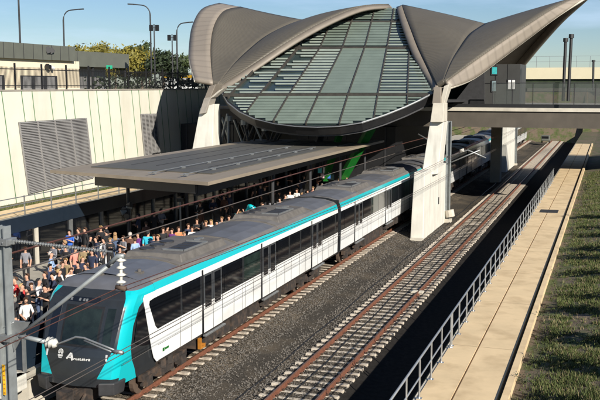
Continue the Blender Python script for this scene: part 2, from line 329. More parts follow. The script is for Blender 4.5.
# ------------------------------------------------------------------ tracks
def track(xc, label, y0, y1, rshift=0.0):
    t = empty('railway_track', (xc, 0, 0), 0, label, 'railway track')
    for s in (-1, 1):
        x = s*.7525; m = MB()
        def ring(y): return [(x-.075, y, -.155), (x+.075, y, -.155), (x+.07, y, -.14), (x+.012, y, -.12), (x+.012, y, -.045), (x+.036, y, -.035), (x+.036, y, -.005), (x+.03, y, 0), (x-.03, y, 0), (x-.036, y, -.005), (x-.036, y, -.035), (x-.012, y, -.045), (x-.012, y, -.12), (x-.07, y, -.14)]
        m.loft([ring(y0), ring(y1)]); top = len(m.f)
        o = m.build('rail', [M['rail'], M['railtop']], t)
        for p in o.data.polygons:
            if p.normal.z > .8 and p.center.z > -.004: p.material_index = 1
    sm = MB()
    sm.loft([[(-1.25, -.11, -.3), (-1.25, .11, -.3), (-1.25, .085, -.12), (-1.25, -.085, -.12)], [(-.45, -.12, -.3), (-.45, .12, -.3), (-.45, .085, -.155), (-.45, -.085, -.155)],
             [(.45, -.12, -.3), (.45, .12, -.3), (.45, .085, -.155), (.45, -.085, -.155)], [(1.25, -.11, -.3), (1.25, .11, -.3), (1.25, .085, -.12), (1.25, -.085, -.12)]])
    for s in (-1, 1):
        for d in (-.12, .12):
            sm.box(s*.7525+d-.035, s*.7525+d+.035, -.05, .05, -.16, -.09, 1)
    s0 = sm.build('sleeper', [M['sleeper'], M['clip']], t); bevel(s0, .012, 1)
    N = int((y1-y0)/.6); first = int((19.0-y0)/.6)
    far = MB(); cnt = 0
    for k in range(first, N):
        y = y0+k*.6
        if cnt == 0: s0.location = (0, y, 0)
        elif cnt < 100:
            c = s0.copy(); C.objects.link(c); c.parent = t; c.location = (random.uniform(-.02, .02), y+random.uniform(-.02, .02), random.uniform(-.012, .006)); c.rotation_euler = (0, 0, random.uniform(-.012, .012))
        else: far.box(-1.25, 1.25, y-.11, y+.11, -.3, -.15)
        cnt += 1
    tag(far.build('distant_sleepers', M['sleeper'], t), kind='stuff')
    return t
track(-9.08, 'empty right-hand railway track with rusty rails on pale sleepers', 5, 170)
track(-14.65, 'left railway track carrying the white and turquoise train', 5, 170)
track(-27.7, 'shaded third railway track beyond the far platform screens', 5, 170)
# cable between the right track's rails and at the ballast toe
m = MB(); m.tube([(-9.3+.05*math.sin(y*.9), y, -.115) for y in range(14, 110, 2)], .022, 5)
tag(m.build('track_cable', M['black']), 'thin black cable lying between the rails of the right track', 'cable')
m = MB(); m.tube([(-11.05+.04*math.sin(y*.7), y, -.37) for y in range(14, 110, 2)], .03, 5)
tag(m.build('ballast_cable', M['black']), 'black cable running along the toe of the ballast between the tracks', 'cable')

# ------------------------------------------------------------------ platform
pm = MB(); pm.box(-25.9, -16.35, 22.2, 160, .9, 1.1); tag(pm.build('platform', M['plat']), kind='structure')
o = one('platform_face', M['conc'], None, 'box', -25.8, -16.6, 22.6, 160, -.5, .9); tag(o, kind='structure')
# platform end block, pale ramp with coping
m = MB()
m.box(-18.6, -16.35, 21.1, 22.2, .62, 1.1)
m.poly([(-17.4, 21.1, 1.1), (-16.35, 21.1, 1.1), (-16.35, 22.4, 1.1), (-16.35, 22.4, 1.22), (-16.35, 21.5, 1.22), (-16.5, 21.1, 1.22)][:3])
o = m.build('platform_end_step', M['concwhite']); bevel(o, .04); tag(o, 'pale concrete step at the near end of the platform beside the train nose', 'step')
m = MB(); m.box(-18.6, -16.75, 20.9, 21.9, .1, .5); o = m.build('precast_block', M['concwhite']); bevel(o, .05); tag(o, 'rough white precast block under the platform end step', 'block')
# near end barrier: dark glazed panels and posts
eb = empty('end_barrier', (-16.5, 22.3, 1.1), 0, 'dark glazed barrier with steel posts at the near platform end', 'barrier')
m = MB(); m.box(-2.6, -.05, -.02, .02, .05, 1.5); m.build('glass_panel', M['navy'], eb)
m = MB(); m.box(-.02, .02, 0, 3.6, .05, 1.3); m.build('glass_panel', M['navy'], eb)
for x, y in ((-2.6, 0), (-1.7, 0), (-.85, 0), (0, 0), (0, 1.8), (0, 3.6)):
    m = MB(); m.box(x-.045, x+.045, y-.045, y+.045, 0, 1.5); m.build('post', M['dark'] if y else M['steel'], eb)
m = MB(); m.box(-2.6, .05, -.04, .04, 1.5, 1.56); m.build('top_rail', M['steel'], eb)

# far platform screen doors
sdr = empty('platform_screen_doors', (-25.9, 20, 1.1), 0, 'long row of dark glass platform screen doors under a navy header on the far platform edge', 'screen doors')
one('header', M['navy'], sdr, 'box', -.22, .06, 0, 135, 1.85, 2.55)
one('sill', M['steel'], sdr, 'box', -.12, .1, 0, 135, 0, .09)
k = 0
while k < 45:
    y = 1.5+k*2.95
    m = MB(); m.box(-.1, .09, y-.1, y+.1, .09, 1.85); m.build('post', M['conc'] if k in (5,) else M['steel'], sdr)
    m = MB(); m.box(-.03, .0, y+.1, y+2.85, .09, 1.85); gg = m.build('glass_panel', M['glassb'], sdr)
    k += 1

# ------------------------------------------------------------------ left: path, wall, louvres, fence
m = MB(); m.box(-34.6, -31.0, 20, 165, 2.0, 2.2); tag(m.build('left_footpath', M['path']), kind='structure')
m = MB(); m.box(-30.98, -30.7, 20, 165, -.6, 2.2); tag(m.build('retaining_wall', M['conc']), 'shaded low concrete wall below the left footpath', 'retaining wall')
gs = MB()
for i in range(7000):
    x = -35.9 + 1.3*random.random(); y = 30+70*random.random(); h = random.uniform(.08, .3)
    a = random.random()*6.3
    gs.add([(x-.03, y, 2.0), (x+.03, y, 2.0), (x+math.cos(a)*h*.6, y+math.sin(a)*h*.6, 2.05+h)], [(0, 1, 2)], 1 if random.random() < .2 else 0)
tag(gs.build('verge_grass', [M['grassb'], M['grassy']]), 'narrow strip of green grass between the left footpath and the cream wall', 'grass', kind='stuff')
WX = -37.0; WT = CAMZ-.33
wl = empty('cladding_wall', (WX, 0, 2), 0, 'tall cream panel wall with slanting green joints behind the left footpath', 'wall')
m = MB(); m.box(-.6, 0, 20, 165, 0, WT-2); m.build('wall_face', M['wallcream'], wl)
one('coping', M['conccap'], wl, 'box', -.7, .05, 20, 165, WT-2, WT-2+.10)
def wy(x, y):   # wall coordinates of a picture point, relative to the wall empty
    p = atX(x, y, WX); return p.y, p.z-2
random.seed(3)
for k in range(44):
    y0 = 42.4 + k*1.62 + random.choice([0, .0, .45])
    lean = .9 if k % 3 else .75
    hgt = WT-2
    m = MB(); m.poly([(.003, y0+lean, 0), (.003, y0+lean+.07, 0), (.003, y0+.07-.2, hgt), (.003, y0-.2, hgt)], (.012, 0, 0)); m.build('joint_strip', M['green'], wl)
def louvre(px):
    (ya, za), (yb_, zb_), (yc, zc), (yd, zd) = [wy(*p) for p in px]
    m = MB(); m.poly([(.02, ya, za), (.02, yb_, zb_), (.02, yc, zc), (.02, yd, zd)], (.03, 0, 0)); o = m.build('louvre_backing', M['louvredark'], wl)
    s = MB(); ztop = max(za, zb_); zbot = min(zc, zd); n_ = int((ztop-zbot)/.11)
    for k in range(n_):
        t = (k+.3)/n_; t2 = (k+.85)/n_
        A = [Vector((.06, ya+(yd-ya)*q, za+(zd-za)*q)) for q in (t, t2)]; B = [Vector((.06, yb_+(yc-yb_)*q, zb_+(zc-zb_)*q)) for q in (t, t2)]
        A[1].x = .13; B[1].x = .13
        s.add([A[0], B[0], B[1], A[1]], [(0, 1, 2, 3)])
    for q in (0, .25, .5, .75, 1):
        a = Vector((.1, ya+(yb_-ya)*q, za+(zb_-za)*q)); c = Vector((.1, yd+(yc-yd)*q, zd+(zc-zd)*q)); s.bar(a, c, .07, .1)
    s.build('louvre_blades', M['louvre'], o)
louvre([(18, 122), (85, 118), (92, 178), (28, 194)])
louvre([(140, 114), (155, 113.5), (159, 153), (144, 156)])
# left footpath railing
fr = empty('railing', (-31.25, 22, 2.2), 0, 'galvanised railing of three rails along the edge of the left footpath', 'railing')
for z in (.5, .9, 1.3):
    m = MB(); m.tube([(0, 0, z), (0, 130, z)], .028, 6); m.build('rail', M['steel'], fr)
p0 = one('post', M['steel'], fr, 'box', -.03, .03, -.03, .03, 0, 1.35); 
for k in range(1, 50):
    c = p0.copy(); C.objects.link(c); c.parent = fr; c.location = (0, k*2.6, 0)
# fence on top of wall
sf = empty('security_fence', (WX-.6, 30, WT+.1), 0, 'black picket fence standing on top of the cream wall', 'fence')
for z in (.25, 1.35): one('rail', M['black'], sf, 'box', -.02, .02, 0, 130, z-.03, z+.03)
p0 = one('post', M['black'], sf, 'box', -.05, .05, -.05, .05, 0, 1.75)
for k in range(1, 44):
    c = p0.copy(); C.objects.link(c); c.parent = sf; c.location = (0, k*3.0, 0)
pk = MB()
for k in range(1000): y = k*.13; pk.box(-.012, .012, y-.012, y+.012, .1, 1.5)
tag(pk.build('pickets', M['black'], sf), kind='stuff')

# buildings behind
bd = empty('station_building', (-60, 40, 8.6), 0, 'long low building with cream wall and grey-green roof band, behind the wall at left', 'building')
m = MB(); m.box(-10, 7.2, -20, 42.5, 0, 3.65); m.build('wall', M['bldgcream'], bd)
m = MB(); m.box(-10.3, 7.6, -20.2, 41.2, 3.65, 5.1); m.build('roof_band', M['bldggrey'], bd)
m = MB()
for k in range(42): m.box(7.6, 7.63, -20+k*1.5, -19.95+k*1.5, 3.66, 5.09)
tag(m.build('roof_seams', M['dark'], bd), kind='stuff')
for k in range(7):
    m = MB(); m.box(7.15, 7.26, -18+k*8.4, -12+k*8.4, 0.0, 2.1); o = m.build('window', M['dark'], bd)
    for j in range(3):
        mm = MB(); mm.box(7.26, 7.3, -17.7+k*8.4+j*1.95, -16.4+k*8.4+j*1.95, 0, 2.0); mm.build('shutter', M['louvre'], o)
b2 = empty('low_annexe', (-56, 82.5, 8.6), 0, 'lower grey flat-roofed annexe between the cream building and the trees', 'building')
m = MB(); m.box(-6, 0.0, 0, 10.5, 0, 3.2); m.build('wall', M['louvre'], b2)
m = MB(); m.box(-6.4, 1.6, -.4, 13.2, 3.2, 4.85); m.build('roof_band', M['bldggrey'], b2)
for y in (1.5, 5.5, 9, 12.6): one('column', M['dark'], b2, 'box', 1.2, 1.4, y, y+.2, 0, 3.2)
def device(name, x, y, X, label, kind):
    P = atX(x, y, X)
    o = empty(name, P, 0, label, 'light' if kind == 'l' else 'camera')
    if kind == 'l':
        m = MB(); m.bar((0, -.2, .3), (.3, .1, .5), .35, .6); m.build('lamp_head', M['black'], o); m = MB(); m.bar((-.3, 0, .1), (.1, 0, .2), .08); m.build('bracket', M['black'], o)
        m = MB(); m.bar((0, .4, .2), (.3, .7, .5), .3, .5); m.build('lamp_head', M['black'], o)
    else:
        m = MB(); m.tube([(0, 0, 0), (.5, 0, -.1)], .22, 10); m.build('housing', M['black'], o); m = MB(); m.tube([(0, .5, .1), (.4, .8, -.3)], .16, 8); m.build('camera_tube', M['whitemetal'], o)
        m = MB(); m.bar((-.2, 0, .2), (0, .5, .2), .08); m.build('bracket', M['black'], o)
device('floodlight', 47, 54, -52.5, 'black twin floodlight on the roof band of the left building', 'l')
device('security_camera', 46, 66, -52.7, 'black and white security camera on the cream wall at far left', 'c')
o = empty('exit_sign', atX(109, 67, -54), 0, 'small green sign above the annexe opening', 'sign')
m = MB(); m.box(0, .08, -.6, .6, -.2, .2); m.build('board', mat('sign_green', (.02, .35, .2), .5), o)

# lamps and poles at left
def pole(name, xb, ytop, X, h_extra, arm, label, cat='street lamp', group=None, r_=.09):
    T = atX(xb, ytop, X); base = Vector((T.x, T.y, 8.6)); o = empty(name, base, 0, label, cat, group); H = T.z-8.6
    if arm == 0:
        m = MB(); m.tube([(0, 0, 0), (0, 0, H)], [r_, r_*.7], 8); m.build('pole', M['dark'], o)
    else:
        d = 1 if arm > 0 else -1; L = abs(arm)
        rd = RT*d
        pts = [Vector((0, 0, 0)), Vector((0, 0, H*.5)), Vector((0, 0, H-1.1))] + [rd*(L*.45*(1-math.cos(t*math.pi/2/5))) + Vector((0, 0, H-1.1+1.1*math.sin(t*math.pi/2/5))) for t in range(1, 6)] + [rd*L*.9+Vector((0, 0, H+.1))]
        m = MB(); m.tube(pts, [r_]*3+[r_*.7]*6, 8); m.build('pole', M['dark'], o)
        m = MB(); a = rd*L*.85+Vector((0, 0, H+.08)); c = rd*L*1.15+Vector((0, 0, H+.12)); m.bar(a, c, .3, .12); m.build('lamp_head', M['dark'], o)
    return o
pole('light_pole', 18, -14, -60, 0, 0, 'plain dark pole rising above the roof at the far left', 'pole', r_=.13)
pole('street_lamp', 63, 10, -58, 0, 2.0, 'curved street lamp behind the left building, nearest the left edge', group='curved street lamps behind the wall')
pole('street_lamp', 150, 5, -50, 0, -2.2, 'curved street lamp with its arm reaching left, above the yellow-green trees', group='curved street lamps behind the wall')
pole('street_lamp', 176.5, 23, -46, 0, 1.6, 'curved street lamp partly hidden by the left wing of the roof', group='curved street lamps behind the wall')
for x, yt, l in ((154, 24, 'black camera pole with twin boxes beside the left-reaching street lamp'), (172, 34, 'shorter black camera pole with twin boxes next to the roof wing')):
    o = pole('camera_pole', x, yt, -48, 0, 0, l, 'camera pole', 'black camera poles'); H = [c for c in o.children][0].dimensions.z
    T = atX(x, yt, -48); H = T.z-8.6
    for s in (-1, 1):
        m = MB(); q = RT*s*.33; m.box(q.x-.16, q.x+.16, q.y-.16, q.y+.16, H-.75, H-.1); m.build('speaker_box', M['black'], o)
    m = MB(); m.bar(RT*-.4+Vector((0, 0, H-.4)), RT*.4+Vector((0, 0, H-.4)), .07); m.build('bracket', M['black'], o)

# trees
def tree(name, P, h, wdt, m_, label, cat='tree', group=None, n_=900, trunk=.35, seed=1, leaf=.3):
    rnd = random.Random(seed); o = empty(name, P, rnd.random()*6, label, cat, group)
    t = MB(); tips = []
    t.tube([(0, 0, -.1), (.1, .05, h*.25), (0, .1, h*.5), (.1, 0, h*.8)], [.03*h, .024*h, .017*h, .006*h], 7)
    for k in range(9):
        a = k*2.4+rnd.random(); z0 = h*(trunk+.4*rnd.random()); L = wdt*rnd.uniform(.5, .9)
        q = Vector((math.cos(a)*L, math.sin(a)*L, z0+h*rnd.uniform(.1, .3))); md = Vector((math.cos(a)*L*.5, math.sin(a)*L*.5, z0+h*.08)); t.tube([(0, 0, z0), md, q], [.01*h, .007*h, .003*h], 5); tips.append(q)
    t.build('trunk', M['bark'], o)
    tips += [Vector((rnd.uniform(-.3, .3)*wdt, rnd.uniform(-.3, .3)*wdt, h*rnd.uniform(.6, .92))) for _ in range(7)]
    c = MB()
    for k in range(n_):
        q = rnd.choice(tips); s_ = wdt*.3
        p = q + Vector((rnd.gauss(0, s_*.62), rnd.gauss(0, s_*.62), rnd.gauss(0, s_*.5)))
        if p.z < h*trunk*.6: continue
        sz = leaf*rnd.uniform(.5, 1.2)
        d1 = Vector((rnd.gauss(0, 1), rnd.gauss(0, 1), rnd.gauss(0, 1))).normalized()*sz; d2 = d1.cross(Vector((rnd.gauss(0, 1), rnd.gauss(0, 1), rnd.gauss(0, 1)))).normalized()*sz*.55
        c.add([p-d1, p+d2*.8, p+d1, p-d2], [(0, 1, 2), (0, 2, 3)])
    c.build('crown', m_, o); return o
GL = 8.6
def gp(x, X): p = atX(x, 80, X); return Vector((X, p.y, GL))
trs = [(76, -70, 5.2, 2.0, 'leafy', 'thin yellow-green treetop just right of the left building'), (92, -80, 5.8, 2.5, 'leafy', 'yellow-green tree over the left half of the annexe'), (103, -82, 6.4, 2.7, 'leafy', 'yellow-green tree over the middle of the annexe, the taller of three'),
       (115, -80, 5.2, 2.3, 'leafy', 'yellow-green tree at the right end of the annexe'), (128, -66, 5.2, 2.4, 'leafy', 'yellow-green tree left of the street lamp that reaches left'), (138, -62, 4.6, 2.2, 'leafy', 'bushy yellow-green tree between annexe and lamp'),
       (142, -90, 8.0, 2.0, 'leafm', 'tall thin grey-green gum tree standing above its neighbours'), (150, -62, 4.6, 2.3, 'leafy', 'yellow-green tree behind the left-reaching lamp pole'), (163, -56, 4.8, 2.3, 'leafd', 'dark green tree between the two camera poles'),
       (171, -56, 3.9, 1.8, 'leafd', 'smaller dark tree below the shorter camera pole'), (184, -75, 5.6, 2.0, 'leafm', 'dark slim tree right beside the left roof wing')]
for i, (x, X, h, wd, mm, l) in enumerate(trs): tree('tree', gp(x, X), h*1.17, wd*1.15, M[mm], l, group='trees behind the fence', seed=20+i, n_=2800, leaf=.3)
hd = MB()
for k in range(4000):
    y = random.uniform(66, 130); x = -41+random.uniform(-1, 1); z = GL+1.9*random.random()
    p = Vector((x, y, z)); d1 = Vector((random.gauss(0, 1), random.gauss(0, 1), random.gauss(0, 1))).normalized()*.16; d2 = d1.cross(Vector((random.gauss(0, 1), 1, random.gauss(0, 1)))).normalized()*.09
    hd.add([p-d1, p+d2, p+d1, p-d2], [(0, 1, 2, 3)])
tag(hd.build('hedge_shrubs', M['leafd']), 'dark continuous shrubbery behind the black picket fence', 'shrubs', kind='stuff')
# yellow-topped bus and white strip beyond
bs = empty('parked_bus', gp(181, -66), 0, 'white and yellow bus seen through the fence beside the roof wing', 'bus')
m = MB(); m.box(-1.2, 1.2, -4, 4, .5, 2.4); bevel(m.build('body', M['white'], bs), .15); m = MB(); m.box(-1.1, 1.1, -3.9, 3.9, 2.4, 2.9); m.build('roof', M['yellow'], bs)
m = MB(); m.box(-1.22, 1.22, -3.7, 3.7, 1.4, 2.1); m.build('window_band', M['glassb'], bs)
for x in (-1.05, 1.05):
    for y in (-2.6, 2.4): m = MB(); m.tube([(x-.14, y, .5), (x+.14, y, .5)], .5, 12); m.build('wheel', M['black'], bs)

# ------------------------------------------------------------------ station roof
def Yd(y):
    T = [(128, 58), (96, 62), (49.5, 71), (22, 76.5), (6, 80), (-20, 84)]
    for (a, A), (b_, B) in zip(T, T[1:]):
        if b_ <= y <= a: return A + (B-A)*(a-y)/(a-b_)
    return 58 if y > 128 else 84
def curve(pts, Y0, Y1, n_=24):
    """smooth 3D curve through picture points, from the column (Y0) back to the ridge (Y1)"""
    k = len(pts)-1; out = []
    for i in range(n_+1):
        s = i/n_*k; j = min(int(s), k-1); f = s-j
        p0 = pts[max(j-1, 0)]; p1 = pts[j]; p2 = pts[j+1]; p3 = pts[min(j+2, k)]
        q = [.5*(2*p1[a] + (p2[a]-p0[a])*f + (2*p0[a]-5*p1[a]+4*p2[a]-p3[a])*f*f + (-p0[a]+3*p1[a]-3*p2[a]+p3[a])*f**3) for a in (0, 1)]
        t = i/n_; out.append(atY(q[0], q[1], Y0 + (Y1-Y0)*(t**1.0)))
    return out
RIDGE = 80.0
def mirror(p): return Vector((p.x, 2*RIDGE-p.y, p.z))
ro = empty('station_roof', (-21, RIDGE, 8), 0, 'huge curved station roof with ribbed brown shells and a slatted glass vault', 'roof')
OFF = Vector((21, -RIDGE, -8))
def shell(name, A, B, m_, bulge=0, nu=10, thick=.3, back=True, label=None):
    for side in ((0, 1) if back else (0,)):
        vsl = []; n_ = len(A)
        for i in range(n_):
            for j in range(nu+1):
                f = j/nu; p = A[i].lerp(B[i], f)
                if i > 0:
                    tdir = (A[min(i+1, n_-1)]-A[i-1]).normalized(); nn = (B[i]-A[i]).cross(tdir)
                    if nn.length > 1e-6: p = p + nn.normalized()*bulge*math.sin(math.pi*f)*math.sin(math.pi*min(1, i/n_*1.0))*(B[i]-A[i]).length
                if side: p = mirror(p)
                vsl.append(p+OFF)
        me = bpy.data.meshes.new(name); fs = [(i*(nu+1)+j, i*(nu+1)+j+1, (i+1)*(nu+1)+j+1, (i+1)*(nu+1)+j) for i in range(n_-1) for j in range(nu)]
        me.from_pydata([tuple(v) for v in vsl], [], fs); me.materials.append(m_)
        uvl = me.uv_layers.new(name='UVMap')
        for lp in me.loops:
            i, j = divmod(lp.vertex_index, nu+1); uvl.data[lp.index].uv = (i/(n_-1), j/nu)
        me.polygons.foreach_set('use_smooth', [True]*len(me.polygons)); me.update()
        o = bpy.data.objects.new(name, me); C.objects.link(o); o.parent = ro
        sm = o.modifiers.new('solid', 'SOLIDIFY'); sm.thickness = thick; sm.offset = 0
    return o
YB = 63.0
O1 = curve([(195, 81), (190, 62), (190, 45), (193, 26), (202, 10), (219, 4)], YB, RIDGE)
A1 = curve([(213, 84), (211, 64), (211, 42), (215, 24), (224, 12), (240, 8)], YB, RIDGE)
C1 = curve([(218, 85), (232, 68), (246, 54), (264, 39), (284, 28), (302, 21)], YB, RIDGE)
G1o = curve([(220, 87), (246, 70), (290, 41), (326, 21), (361, 7.5), (389, 5.5)], YB, RIDGE)
G1 = curve([(222, 92), (250, 74), (292, 46), (329, 25), (363, 11), (390, 8.2)], YB-.3, RIDGE-.3)
shell('fascia', O1, A1, M['fascia'], 0, 4, .25)
shell('roof_shell', A1, C1, M['shell'], -.06, 10)
shell('roof_shell', C1, G1o, M['shell'], .05, 10)
shell('glass_rim', G1o, G1, M['rooftan'], 0, 2, .2)
G2 = curve([(433, 93), (424, 76), (412, 54), (404, 33), (399, 18), (396.5, 8)], YB-.3, RIDGE-.3)
G2o = curve([(438, 86), (430, 72), (419, 50), (411, 30), (405, 15), (402, 6)], YB, RIDGE)
C2 = curve([(444, 82), (451, 64), (459, 50), (468, 37), (477, 30), (485, 25)], YB, RIDGE)
A2 = curve([(446, 82), (470, 64.5), (498, 45), (525, 27), (551, 10), (574, -1)], YB, RIDGE-1)
O2 = curve([(450, 88), (473, 78.5), (500, 59), (528, 38), (559, 15), (591, -5)], YB, RIDGE)
shell('glass_rim', G2, G2o, M['rooftan'], 0, 2, .2)
shell('roof_shell', G2o, C2, M['shell'], .05, 10)
shell('roof_shell', C2, A2, M['shell'], .03, 10)
shell('fascia', A2, O2, M['fascia'], 0, 4, .25)
m = MB()
m.tube([p+OFF for p in O2], .09, 6); m.tube([mirror(p)+OFF for p in O2], .09, 6); m.build('edge_trim', M['conc'], ro)
m = MB(); m.tube([p+OFF for p in O1], .09, 6); m.tube([mirror(p)+OFF for p in O1], .09, 6); m.build('edge_trim', M['conc'], ro)
for cv in (C1, C2):
    m = MB(); m.tube([p+OFF for p in cv], .12, 6); m.build('crease_flashing', M['rooftan'], ro)

# glass vault
def lin(T, y):
    for (a, A), (b_, B) in zip(T, T[1:]):
        if b_ <= y <= a: return A + (B-A)*(a-y)/(a-b_)
    return T[0][1] if y > T[0][0] else T[-1][1]
XC = [(130, 338.5), (121, 341), (96, 348.7), (49.5, 365), (15, 374), (4, 376.5)]
SP = [(130, 34), (121, 33), (96, 29.5), (49.5, 22.3), (15, 19.3), (4, 18)]
LE = [(92, 222), (74, 250), (46, 292), (25, 329), (11, 363), (8.2, 390)]
RE = [(93, 433), (76, 424), (54, 412), (33, 404), (18, 399), (8, 396.5)]
BOT = [(222, 93), (228, 103), (240, 112.5), (255, 119.5), (275, 124.5), (295, 127), (318, 128), (340, 127), (362, 123.5), (385, 116), (405, 108), (420, 101), (433, 94)]
def botY(x):
    for (a, A), (b_, B) in zip(BOT, BOT[1:]):
        if a <= x <= b_: return A+(B-A)*(x-a)/(b_-a)
    return 93
def leftX(y):
    if y <= 92: return lin(LE, y)
    for (a, A), (b_, B) in zip(BOT, BOT[1:]):
        if A <= y <= B: return a+(b_-a)*(y-A)/(B-A)
    return 310
def rightX(y):
    if y <= 93: return lin(RE, y)
    for (a, A), (b_, B) in zip(BOT, BOT[1:]):
        if B <= y <= A: return a+(b_-a)*(A-y)/(A-B)
    return 325
def G(x, y, off=0):
    p = atY(x, y, Yd(y)); 
    return p + Vector((0, -.7, 1)).normalized()*off
gl = MB(); rows = []
ylv = [127.5, 126, 123, 120, 116, 112, 108, 104, 100, 96, 93, 88, 82, 76, 70, 64, 58, 52, 46, 40, 34, 28, 22, 17, 13, 10, 8.6]
NU = 20
for y in ylv:
    a, c = leftX(y), rightX(y); rows.append([G(a+(c-a)*i/NU, y) for i in range(NU+1)])
gl.loft(rows, closed=False)
gv = gl.build('glass_vault', mat('vault_glass', (.035, .052, .05), .12, var=.4, vscale=.25, spec=.6), ro, True, loc=OFF)
sm = gv.modifiers.new('solid', 'SOLIDIFY'); sm.thickness = .03; sm.offset = 0
# back half of the vault
gb = MB(); gb.loft([[mirror(p) for p in r] for r in rows], closed=False); o = gb.build('glass_vault', M['glassg'], ro, True, loc=OFF)
M['slat'] = mat('fritted_slat', (.15, .185, .15), .35, var=.12, vscale=.8, spec=.6)
M['slatw'] = mat('white_slat', (.27, .31, .26), .4, var=.12, vscale=1.2)
M['mull'] = mat('mullion', (.045, .04, .033), .5)
# mullions
mu = MB()
for k in range(-7, 5):
    pts = []
    for i in range(60):
        y = 127.5 - i*2.02
        if y < 8.6: break
        x = lin(XC, y)+k*lin(SP, y)
        if leftX(y) <= x <= rightX(y): pts.append(G(x, y, .12))
    for a, c in zip(pts, pts[1:]): mu.bar(a, c, .09, .22)
for y in (96.5, 49.5, 23.5):
    a, c = leftX(y), rightX(y); pts = [G(a+(c-a)*i/16, y, .14) for i in range(17)]
    for p, q in zip(pts, pts[1:]): mu.bar(p, q, .13, .24)
mu.build('mullions', M['mull'], gv)
slat = MB(); slw = MB(); rnd = random.Random(5)
y = 124.8; rowi = 0
while y > 10:
    step = 2.75*lin([(128, 1.0), (96, 1.02), (49.5, 1.02), (20, .9), (8, .7)], y)
    lx, rx = leftX(y), rightX(y)
    if min(abs(y-96.5), abs(y-49.5), abs(y-23.5)) > 1.1:
        for k in range(-7, 5):
            xa = lin(XC, y)+k*lin(SP, y); xb = xa+lin(SP, y); xa = max(xa+.6, lx+.8); xb = min(xb-.6, rx-.8)
            if xb-xa < 2: continue
            frac = 1.0; hh = .5; tgt = slat; start = 0
            if y > 97:
                if -3 <= k <= 0: hh = .74
                elif k == 1: hh = .68
                else: hh = .38; tgt = slw
                if k == -4: start = .25*rnd.random()
                if k <= -5: start = .35*rnd.random()
                if k >= 2: tgt = slat; hh = .3
            elif y > 49.5:
                if k in (-1, 0): hh = .88
                elif k == 1: hh = .42; tgt = slw if rowi % 2 else slat
                elif k == -2: hh = .5; tgt = slw
                elif k <= -3: 
                    hh = .4; tgt = slw; start = [.0, .4, .1, .25][(rowi+k) % 4]
                    if (rowi+k) % 5 == 0: continue
                else: hh = .38; tgt = slat if rowi % 2 else slw
            elif y > 23.5:
                hh = .55; tgt = slat
                if k in (-1, 0): hh = .72
                if k < -2: start = [.1, .4][rowi % 2]; tgt = slw; hh = .4
                if k > 0: hh = .4; tgt = slat if rowi % 2 else slw
            else:
                hh = .55
            xa = xa+(xb-xa)*start; h2 = step*hh
            nseg = 2
            for q in range(nseg):
                u0, u1 = xa+(xb-xa)*q/nseg, xa+(xb-xa)*(q+1)/nseg
                P = [G(u0, y, .14), G(u1, y, .14), G(u1, y-h2, .16), G(u0, y-h2, .16)]
                tgt.poly(P, Vector((0, .02, -.03)))
    y -= step; rowi += 1
tag(slat.build('frosted_slats', M['slat'], gv), kind='stuff'); tag(slw.build('white_slats', M['slatw'], gv), kind='stuff')
# lower rim of vault
rim = [G(x, y) for x, y in BOT]
m = MB()
for a, c in zip(rim, rim[1:]):
    m.poly([a+OFF+Vector((0, -.1, .05)), c+OFF+Vector((0, -.1, .05)), c+OFF+Vector((0, .3, -.48)), a+OFF+Vector((0, .3, -.48))], Vector((0, .4, .1)))
m.build('lower_rim', M['black'], ro)
m = MB(); m.tube([p+OFF+Vector((0, -.14, .05)) for p in rim[8:]], .07, 6); m.tube([p+OFF+Vector((0, -.14, .05)) for p in rim[:9]], .04, 6); m.build('rim_edge', M['steel'], ro)
# concourse soffit behind rim
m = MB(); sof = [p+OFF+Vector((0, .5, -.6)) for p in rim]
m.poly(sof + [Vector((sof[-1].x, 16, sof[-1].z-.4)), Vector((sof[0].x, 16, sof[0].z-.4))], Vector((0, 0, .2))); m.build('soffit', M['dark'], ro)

# columns
def tapered(name, pts_a, m_, parent, depth=1.0):
    m = MB(); m.poly([Vector(p) for p in pts_a], Vector((0, depth, 0))); return bevel(m.build(name, m_, parent), .04)
co = empty('roof_column', (-11.3, 60, 0), 0, 'pale concrete roof column on a thick wall pier, between the train and the empty track', 'column')
mm_ = Vector((-11.3, 60, 0))
m = MB(); m.loft([[(-12.3, 58.3, -.6), (-11.42, 58.3, -.6), (-11.42, 68.5, -.6), (-12.3, 68.5, -.6)], [(-12.12, 58.4, 4.05), (-11.42, 58.4, 4.05), (-11.42, 68.4, 4.05), (-12.12, 68.4, 4.05)]])
m.v = [tuple(Vector(v)-mm_) for v in m.v]; bevel(m.build('pier_wall', M['concwhite'], co), .04)
YC = 61.0
def cp(x, y, Y=YC): return atY(x, y, Y)-mm_
def quadcol(bl, br, tl, tr, d0, d1, name, m_, parent, Y=YC, f=None):
    f = f or cp; m = MB()
    B = [f(*bl, Y), f(*br, Y)]; T = [f(*tl, Y+.4), f(*tr, Y+.4)]
    m.loft([[B[0], B[1], B[1]+Vector((0, d0, 0)), B[0]+Vector((0, d0, 0))], [T[0], T[1], T[1]+Vector((0, d1, 0)), T[0]+Vector((0, d1, 0))]])
    return bevel(m.build(name, m_, parent), .03)
quadcol((421.5, 176), (437.5, 174), (430, 122), (443.5, 122), 2.0, 1.7, 'shaft', M['concwhite'], co)
quadcol((430.2, 122), (443.2, 122), (433, 103), (444, 103), 1.6, 1.4, 'shaft_head', M['conc'], co)
quadcol((432, 104), (441, 104), (434, 87), (441, 87), 1.2, 2, 'capital', M['rooftan'], co, 61.4)
quadcol((439, 106), (444, 104), (444, 86), (449, 84), .9, 1.5, 'branch', M['conc'], co, 61.6)
m = MB(); m.box(-.9, -.1, -2.3, -1.75, -.6, -.3); m.build('footing_block', M['conc'], co)
one('label_plate', M['dark'], co, 'box', -.118, -.105, 3.6, 3.9, 1.3, 1.8)
